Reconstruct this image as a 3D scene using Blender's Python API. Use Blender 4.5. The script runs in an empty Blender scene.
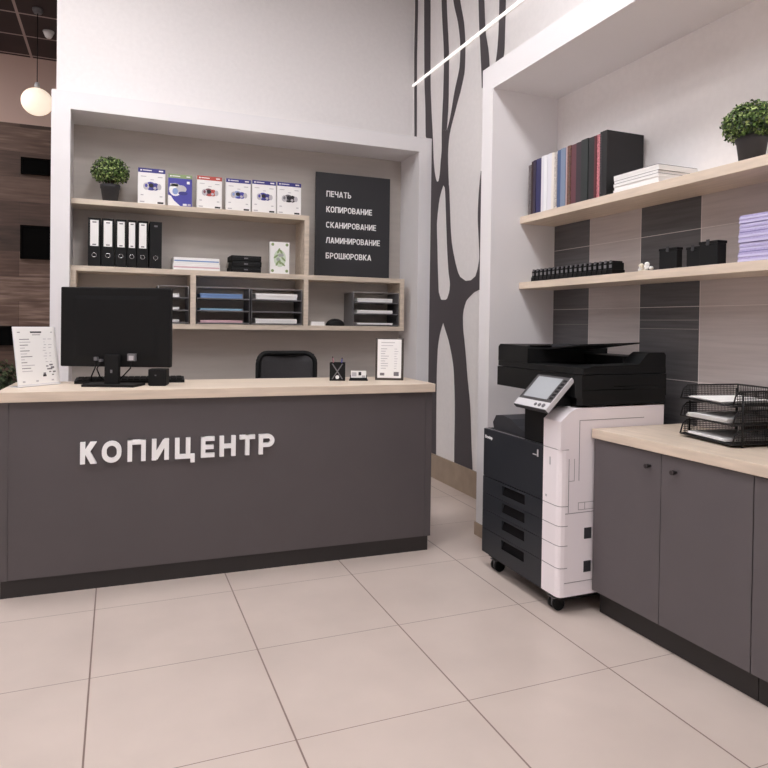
import bpy, bmesh, math, random
from mathutils import Vector, Matrix
random.seed(7)
C = bpy.context.scene.collection
PI = math.pi

# ------------------------------------------------------------------ materials
def lin(c):
    return tuple(((v/255)/12.92 if v/255 <= .04045 else ((v/255+.055)/1.055)**2.4) for v in c) + (1,)

def mat(name, col, rough=.5, metal=0, spec=.5, emit=0, ecol=None, noise=0, nscale=8, nstretch=(1,1,1), bump=0, alpha=1, coat=0):
    m = bpy.data.materials.new(name); m.use_nodes = True
    nt = m.node_tree; b = nt.nodes['Principled BSDF']
    b.inputs['Base Color'].default_value = lin(col)
    b.inputs['Roughness'].default_value = rough
    b.inputs['Metallic'].default_value = metal
    b.inputs['Specular IOR Level'].default_value = spec
    if coat: b.inputs['Coat Weight'].default_value = coat
    if emit:
        b.inputs['Emission Color'].default_value = lin(ecol or col)
        b.inputs['Emission Strength'].default_value = emit
    if noise or bump:
        tc = nt.nodes.new('ShaderNodeTexCoord'); mp = nt.nodes.new('ShaderNodeMapping')
        mp.inputs['Scale'].default_value = nstretch
        nz = nt.nodes.new('ShaderNodeTexNoise'); nz.inputs['Scale'].default_value = nscale
        nz.inputs['Detail'].default_value = 5
        nt.links.new(tc.outputs['Object'], mp.inputs['Vector']); nt.links.new(mp.outputs['Vector'], nz.inputs['Vector'])
        if noise:
            r = nt.nodes.new('ShaderNodeValToRGB')
            lo = tuple(max(0, c*(1-noise)) for c in col); hi = tuple(min(255, c*(1+noise*.7)) for c in col)
            r.color_ramp.elements[0].color = lin(lo); r.color_ramp.elements[1].color = lin(hi)
            r.color_ramp.elements[0].position = .3; r.color_ramp.elements[1].position = .7
            nt.links.new(nz.outputs['Fac'], r.inputs['Fac']); nt.links.new(r.outputs['Color'], b.inputs['Base Color'])
        if bump:
            bp = nt.nodes.new('ShaderNodeBump'); bp.inputs['Strength'].default_value = bump; bp.inputs['Distance'].default_value = .01
            nt.links.new(nz.outputs['Fac'], bp.inputs['Height']); nt.links.new(bp.outputs['Normal'], b.inputs['Normal'])
    return m

def grid_mat(name, tile, grout, x0, y0, sx, sy, w, rough, noise=.03, bump=0):
    """square tiles with grout lines at x0+k*sx, y0+k*sy (object XY)"""
    m = bpy.data.materials.new(name); m.use_nodes = True
    nt = m.node_tree; N = nt.nodes; L = nt.links; b = N['Principled BSDF']
    tc = N.new('ShaderNodeTexCoord'); sp = N.new('ShaderNodeSeparateXYZ'); L.new(tc.outputs['Object'], sp.inputs[0])
    def M(op, a, c=None):
        n = N.new('ShaderNodeMath'); n.operation = op
        for i, v in enumerate((a, c)):
            if v is None: continue
            if isinstance(v, (int, float)): n.inputs[i].default_value = v
            else: L.new(v, n.inputs[i])
        return n.outputs[0]
    def line(ax, o, s, ww):
        t = M('FRACT', M('DIVIDE', M('ADD', M('SUBTRACT', ax, o), 1000*s), s))
        d = M('MULTIPLY', M('MINIMUM', t, M('SUBTRACT', 1.0, t)), s)
        return M('LESS_THAN', d, ww/2)
    g = M('MAXIMUM', line(sp.outputs[0], x0, sx, w[0]), line(sp.outputs[1], y0, sy, w[1]))
    nz = N.new('ShaderNodeTexNoise'); nz.inputs['Scale'].default_value = 3; nz.inputs['Detail'].default_value = 6
    L.new(tc.outputs['Object'], nz.inputs['Vector'])
    r = N.new('ShaderNodeValToRGB')
    r.color_ramp.elements[0].position = .3; r.color_ramp.elements[1].position = .7
    r.color_ramp.elements[0].color = lin([c*(1-noise) for c in tile]); r.color_ramp.elements[1].color = lin([min(255, c*(1+noise)) for c in tile])
    L.new(nz.outputs['Fac'], r.inputs['Fac'])
    mx = N.new('ShaderNodeMix'); mx.data_type = 'RGBA'
    L.new(g, mx.inputs['Factor']); L.new(r.outputs['Color'], mx.inputs['A']); mx.inputs['B'].default_value = lin(grout)
    L.new(mx.outputs['Result'], b.inputs['Base Color'])
    b.inputs['Roughness'].default_value = rough
    return m

def plank_mat(name, cols, plank=.3, length=2.2):
    """dark reclaimed timber boards running along X, stacked in Z"""
    m = bpy.data.materials.new(name); m.use_nodes = True
    nt = m.node_tree; N = nt.nodes; L = nt.links; b = N['Principled BSDF']
    tc = N.new('ShaderNodeTexCoord'); mp = N.new('ShaderNodeMapping'); mp.inputs['Rotation'].default_value = (-PI/2, 0, 0)
    L.new(tc.outputs['Object'], mp.inputs[0])
    bk = N.new('ShaderNodeTexBrick'); bk.inputs['Scale'].default_value = 1
    bk.inputs['Brick Width'].default_value = length; bk.inputs['Row Height'].default_value = plank
    bk.inputs['Mortar Size'].default_value = .0015; bk.inputs['Color1'].default_value = (0,0,0,1); bk.inputs['Color2'].default_value = (1,1,1,1)
    bk.inputs['Mortar'].default_value = (0,0,0,1)
    L.new(mp.outputs[0], bk.inputs['Vector'])
    mp2 = N.new('ShaderNodeMapping'); mp2.inputs['Scale'].default_value = (1.2, 1, 14); L.new(tc.outputs['Object'], mp2.inputs[0])
    nz = N.new('ShaderNodeTexNoise'); nz.inputs['Scale'].default_value = 2.2; nz.inputs['Detail'].default_value = 8; L.new(mp2.outputs[0], nz.inputs['Vector'])
    mx = N.new('ShaderNodeMix'); mx.data_type = 'FLOAT'; mx.inputs['Factor'].default_value = .55
    L.new(bk.outputs['Color'], mx.inputs['A']); L.new(nz.outputs['Fac'], mx.inputs['B'])
    r = N.new('ShaderNodeValToRGB')
    for i, (p, c) in enumerate(cols):
        e = r.color_ramp.elements[i] if i < 2 else r.color_ramp.elements.new(p)
        e.position = p; e.color = lin(c)
    L.new(mx.outputs['Result'], r.inputs['Fac']); L.new(r.outputs['Color'], b.inputs['Base Color'])
    b.inputs['Roughness'].default_value = .6
    return m

WALL = mat('white_wall_paint', (237,233,232), .7, spec=.3, noise=.01, nscale=30)
FRAMEW = mat('white_surround_paint', (228,225,226), .6, spec=.3)
FARW = mat('beige_far_paint', (216,188,176), .8, spec=.2)
MURAL_M = mat('charcoal_mural_paint', (84,79,82), .7, spec=.2)
GREIGE = mat('greige_laminate', (182,175,169), .55, noise=.025, nscale=3, nstretch=(1,1,9))
SKIRT = mat('tan_tile_skirting', (160,142,124), .45, noise=.05, nscale=10)
OAK = mat('pale_oak_laminate', (208,193,176), .5, noise=.07, nscale=6, nstretch=(1,8,8))
MAPLE = mat('maple_worktop', (216,199,181), .42, noise=.05, nscale=5, nstretch=(1,9,9))
MAPLEY = mat('maple_worktop_along', (216,199,181), .42, noise=.05, nscale=5, nstretch=(9,1,9))
DESKG = mat('charcoal_desk_laminate', (84,78,80), .5, noise=.02, nscale=5)
CABG = mat('grey_cabinet_laminate', (92,86,88), .45, noise=.02, nscale=5)
PLINTH = mat('black_plinth', (40,36,36), .5)
LETTERW = mat('white_letter', (250,249,249), .4)
BLACK = mat('black_plastic', (15,15,16), .5, spec=.25)
BLACKM = mat('matt_black_plastic', (18,18,19), .65, spec=.25)
GLOSSB = mat('gloss_black', (12,12,14), .12)
DKGREY = mat('dark_grey_plastic', (52,52,56), .5)
MIDGREY = mat('mid_grey_plastic', (110,108,112), .5)
SILVER = mat('silver_plastic', (205,203,205), .35)
CHROME = mat('chrome', (200,200,202), .2, metal=1)
MFPW = mat('white_copier_plastic', (245,237,240), .5)
MFPD = mat('charcoal_copier_plastic', (38,41,47), .45)
MFPB = mat('black_copier_plastic', (17,18,19), .5, spec=.3)
SCREEN = mat('copier_lcd', (168,172,176), .2)
PAPER = mat('white_paper', (240,238,236), .8)
PAPERL = mat('paper_edge_line', (185,180,182), .8)
INK = mat('grey_print', (120,116,120), .8)
INKL = mat('light_grey_print', (190,186,190), .8)
INKD = mat('dark_print', (45,42,46), .8)
SIGNB = mat('charcoal_sign_board', (41,41,45), .6)
GREEN1 = mat('leaf_green', (84,112,48), .6); GREEN2 = mat('leaf_dark', (34,50,22), .6); GREEN3 = mat('leaf_pale', (158,176,108), .6)
SOIL = mat('dark_soil', (45,36,28), .9)
POT = mat('charcoal_pot', (56,55,58), .6)
NAVY = mat('navy_print', (58,56,128), .6); BLUEP = mat('purple_blue_print', (72,70,158), .6); REDP = mat('red_print', (178,72,62), .6)
GREENP = mat('sage_print', (140,160,112), .6); SKYP = mat('pale_blue_print', (140,160,205), .6); PLUM = mat('plum_print', (130,80,90), .6)
LILAC = mat('lilac_paper', (176,168,208), .8, noise=.06, nscale=120); LILACD = mat('lilac_gap', (120,112,160), .8); LILACL = mat('pale_lilac_paper', (198,192,224), .8)
BLUEPAP = mat('blue_paper', (120,150,196), .8); PINKPAP = mat('pink_paper', (214,176,184), .8); TEALPAP = mat('teal_paper', (130,165,190), .8)
WIRE = mat('black_wire', (24,22,23), .5, metal=.2)
TRAYG = mat('grey_tray_metal', (98,96,98), .5)
LAMP = mat('lamp_diffuser', (255,246,238), .5, emit=24, ecol=(252,250,252))
GLOBE = mat('opal_globe', (255,240,225), .3, emit=.42, ecol=(255,236,214))
ROD = mat('linear_lamp_diffuser', (255,252,250), .4, emit=.42, ecol=(255,250,246))
FLOOR = grid_mat('beige_porcelain_floor', (199,184,175), (128,108,100), -.08, 2.572, .605, .605, (.006, .0032), .3, .025)
CEIL = grid_mat('dark_ceiling_tiles', (62,50,50), (186,168,162), -.98, 7.784, .6, .6, (.028, .028), .8, .06)
WOODW = plank_mat('dark_plank_wall', [(.2,(58,44,38)), (.85,(176,150,136)), (.45,(92,70,60)), (.64,(116,92,80))])

# ------------------------------------------------------------------ mesh builder
class MB:
    def __init__(s): s.v=[]; s.f=[]; s.m=[]; s.s=[]
    def add(s, verts, faces, m=0, smooth=False, M=None):
        o = len(s.v)
        s.v += [tuple(M @ Vector(p)) if M else tuple(p) for p in verts]
        for k, f in enumerate(faces):
            s.f.append(tuple(i+o for i in f)); s.m.append(m); s.s.append(smooth[k] if isinstance(smooth, list) else smooth)
        return s
    def box(s, x0,x1,y0,y1,z0,z1, m=0, M=None, bev=0):
        if bev:
            bm = bmesh.new(); bmesh.ops.create_cube(bm, size=1)
            for v in bm.verts: v.co = ((x0+x1)/2+v.co.x*(x1-x0), (y0+y1)/2+v.co.y*(y1-y0), (z0+z1)/2+v.co.z*(z1-z0))
            bmesh.ops.bevel(bm, geom=list(bm.edges), offset=bev, segments=2, profile=.6, affect='EDGES')
            bm.verts.index_update()
            s.add([v.co.copy() for v in bm.verts], [[v.index for v in f.verts] for f in bm.faces], m, False, M); bm.free(); return s
        return s.add([(x0,y0,z0),(x1,y0,z0),(x1,y1,z0),(x0,y1,z0),(x0,y0,z1),(x1,y0,z1),(x1,y1,z1),(x0,y1,z1)],
            [(0,3,2,1),(4,5,6,7),(0,1,5,4),(1,2,6,5),(2,3,7,6),(3,0,4,7)], m, False, M)
    def lathe(s, prof, n=24, m=0, M=None, smooth=True):
        """profile [(r,z)] bottom to top around Z, capped"""
        vs=[]; fs=[]; sm=[]
        for r,z in prof:
            for k in range(n): a=2*PI*k/n; vs.append((r*math.cos(a), r*math.sin(a), z))
        for i in range(len(prof)-1):
            for k in range(n):
                fs.append((i*n+k, i*n+(k+1)%n, (i+1)*n+(k+1)%n, (i+1)*n+k)); sm.append(smooth)
        if prof[0][0] > 1e-4: fs.append(tuple(range(n-1,-1,-1))); sm.append(False)
        if prof[-1][0] > 1e-4: fs.append(tuple(range((len(prof)-1)*n, len(prof)*n))); sm.append(False)
        return s.add(vs, fs, m, sm, M)
    def cyl(s, p0, p1, r, n=12, m=0, r1=None):
        p0=Vector(p0); p1=Vector(p1); d=p1-p0
        q=d.to_track_quat('Z','Y').to_matrix().to_4x4()
        return s.lathe([(r,0),(r if r1 is None else r1,d.length)], n, m, Matrix.Translation(p0)@q)
    def tube(s, pts, r, n=8, m=0, closed=False):
        pts=[Vector(p) for p in pts]; vs=[]; fs=[]; N=len(pts)
        ref=Vector((0.13,.31,.94)).normalized()
        for i,p in enumerate(pts):
            a=pts[(i-1)%N] if (closed or i>0) else p; b=pts[(i+1)%N] if (closed or i<N-1) else p
            t=(b-a).normalized(); u=t.cross(ref)
            if u.length<1e-3: u=t.cross(Vector((1,0,0)))
            u.normalize(); w=t.cross(u)
            for k in range(n):
                an=2*PI*k/n; vs.append(p+u*(r*math.cos(an))+w*(r*math.sin(an)))
        R=N if closed else N-1
        for i in range(R):
            j=(i+1)%N
            for k in range(n): fs.append((i*n+k,i*n+(k+1)%n,j*n+(k+1)%n,j*n+k))
        sm=[True]*len(fs)
        if not closed: fs += [tuple(range(n-1,-1,-1)), tuple(range((N-1)*n,N*n))]; sm += [False,False]
        return s.add(vs,fs,m,sm)
    def prism(s, poly, h0, h1, m=0, M=None, axis='z'):
        """polygon in the plane across axis, extruded h0..h1"""
        n=len(poly)
        def P(a,b,h): return {'z':(a,b,h),'y':(a,h,b),'x':(h,a,b)}[axis]
        vs=[P(a,b,h0) for a,b in poly]+[P(a,b,h1) for a,b in poly]
        fs=[tuple(range(n-1,-1,-1)), tuple(range(n,2*n))]+[(k,(k+1)%n,n+(k+1)%n,n+k) for k in range(n)]
        return s.add(vs,fs,m,False,M)
    def sphere(s, c, r, m=0, nu=20, nv=12):
        rx,ry,rz = r if isinstance(r,(tuple,list)) else (r,r,r)
        prof=[(max(math.cos(-PI/2+PI*i/nv),0 if 0<i<nv else 0), math.sin(-PI/2+PI*i/nv)) for i in range(nv+1)]
        prof[0]=(.001,-1); prof[-1]=(.001,1)
        return s.lathe(prof,nu,m,Matrix.Translation(Vector(c))@Matrix.Diagonal((rx,ry,rz,1)))
    def build(s, name, mats, parent=None, loc=(0,0,0), rotz=0, fix=True):
        me=bpy.data.meshes.new(name); me.from_pydata(s.v,[],s.f)
        for x in (mats if isinstance(mats,(list,tuple)) else [mats]): me.materials.append(x)
        me.polygons.foreach_set('material_index', s.m); me.polygons.foreach_set('use_smooth', s.s); me.update()
        if fix:
            bm=bmesh.new(); bm.from_mesh(me); bmesh.ops.recalc_face_normals(bm, faces=bm.faces); bm.to_mesh(me); bm.free()
        o=bpy.data.objects.new(name,me); C.objects.link(o); o.location=loc; o.rotation_euler=(0,0,rotz)
        if parent: o.parent=parent
        return o

def thing(name, label, cat, loc=(0,0,0), rotz=0, group=None):
    o=bpy.data.objects.new(name,None); C.objects.link(o); o.empty_display_size=.05
    o.location=loc; o.rotation_euler=(0,0,rotz); o['label']=label; o['category']=cat
    if group: o['group']=group
    return o
def tag(o, label, cat, group=None):
    o['label']=label; o['category']=cat
    if group: o['group']=group
    return o
def struct(o, label, cat):
    o['kind']='structure'; o['label']=label; o['category']=cat; return o
def dup(root, loc, rotz=None, label=None):
    r=root.copy(); C.objects.link(r); r.location=loc
    if rotz is not None: r.rotation_euler=(0,0,rotz)
    if label: r['label']=label
    for ch in list(root.children):
        c=ch.copy(); C.objects.link(c); c.parent=r
        for g in list(ch.children):
            d=g.copy(); C.objects.link(d); d.parent=c
    return r

# ------------------------------------------------------------------ stroke lettering (cap height 1)
def glyph(ch, w, t):
    """list of convex polygons"""
    a=t/2; P=[]
    def R(x0,x1,y0,y1): P.append([(x0,y0),(x1,y0),(x1,y1),(x0,y1)])
    def D(x0,x1,y0=0,y1=1,k=1.15):
        h=a*k*math.hypot(x1-x0,y1-y0)/abs(y1-y0); P.append([(x0-h,y0),(x0+h,y0),(x1+h,y1),(x1-h,y1)])
    def arc(cx,cy,rx,ry,a0,a1,n=10):
        for i in range(n):
            q=[]
            for an,s in ((a0+(a1-a0)*i/n,1),(a0+(a1-a0)*(i+1)/n,1),(a0+(a1-a0)*(i+1)/n,0),(a0+(a1-a0)*i/n,0)):
                an=math.radians(an); X=rx if s else rx-t; Y=ry if s else ry-t
                q.append((cx+X*math.cos(an), cy+Y*math.sin(an)))
            P.append(q)
    def bowl(x0,x1,y0,y1):   # D shape open left
        r=(y1-y0)/2; rx=min(x1-x0, r*1.05)
        R(x0,x1-rx,y1-t,y1); R(x0,x1-rx,y0,y0+t); arc(x1-rx,(y0+y1)/2,rx,r,-90,90,12)
    def ring(x0,x1,gap=0):
        rx=(x1-x0)/2; ry=min(.5, rx*1.05); cx=(x0+x1)/2
        arc(cx,1-ry,rx,ry,gap if gap else 0,180,14); arc(cx,ry,rx,ry,180,360-gap if gap else 360,14)
        R(x0,x0+t,ry,1-ry)
        if not gap: R(x1-t,x1,ry,1-ry)
    if ch in 'КПИЦЕНРЬВШЮБМ': R(0,t,0,1)
    if ch=='К': D(t*.95,w-t*.55,.42,1); D(w-t*.5,t*1.25,0,.62)
    if ch=='О': ring(0,w)
    if ch=='С': ring(0,w,28)
    if ch=='П': R(w-t,w,0,1); R(0,w,1-t,1)
    if ch=='И': R(w-t,w,0,1); D(a*1.2,w-a*1.2,.04,.96)
    if ch=='Ц': R(w-2*t,w-t,0,1); R(0,w-t,0,t); R(w-t,w,0,t*.98); R(w-t*.95,w,-.2,.02)
    if ch=='Е': R(0,w,0,t); R(0,w*.93,.5-a,.5+a); R(0,w,1-t,1)
    if ch=='Н': R(w-t,w,0,1); R(0,w,.5-a,.5+a)
    if ch=='Т': R(w/2-a,w/2+a,0,1); R(0,w,1-t,1)
    if ch=='Р': bowl(t*.5,w,.36,1)
    if ch=='Ь': bowl(t*.5,w,0,.6)
    if ch=='Б': bowl(t*.5,w,0,.6); R(0,w*.92,1-t,1)
    if ch=='В': bowl(t*.5,w,0,.5+a); bowl(t*.5,w*.94,.5-a,1)
    if ch=='Ч': R(w-t,w,0,1); R(0,t,.6,1); arc(t*1.6,.6,t*1.6,.2,180,270,6); R(t*1.6,w,.4,.4+t)
    if ch=='А': D(t*.55,w/2,0,1); D(w-t*.55,w/2,0,1); R(w*.22,w*.78,.2,.2+t*.9)
    if ch=='Л': R(w-t,w,0,1); R(w*.28,w,1-t,1); D(t*.5,w*.3+a*.6,0,1)
    if ch=='М': R(w-t,w,0,1); D(w/2,t*.6,.15,1); D(w/2,w-t*.6,.15,1)
    if ch=='Ш': R(w-t,w,0,1); R(w/2-a,w/2+a,0,1); R(0,w,0,t)
    if ch=='Ю': R(0,w*.4,.5-a,.5+a); ring(w*.36,w)
    return P
GW={'К':.66,'О':.68,'П':.66,'И':.68,'Ц':.74,'Е':.54,'Н':.66,'Т':.62,'Р':.62,'Ч':.62,'А':.7,'Ь':.58,'С':.64,'В':.63,'Л':.7,'М':.82,'Ш':.92,'Ю':.94,'Б':.61}
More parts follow.
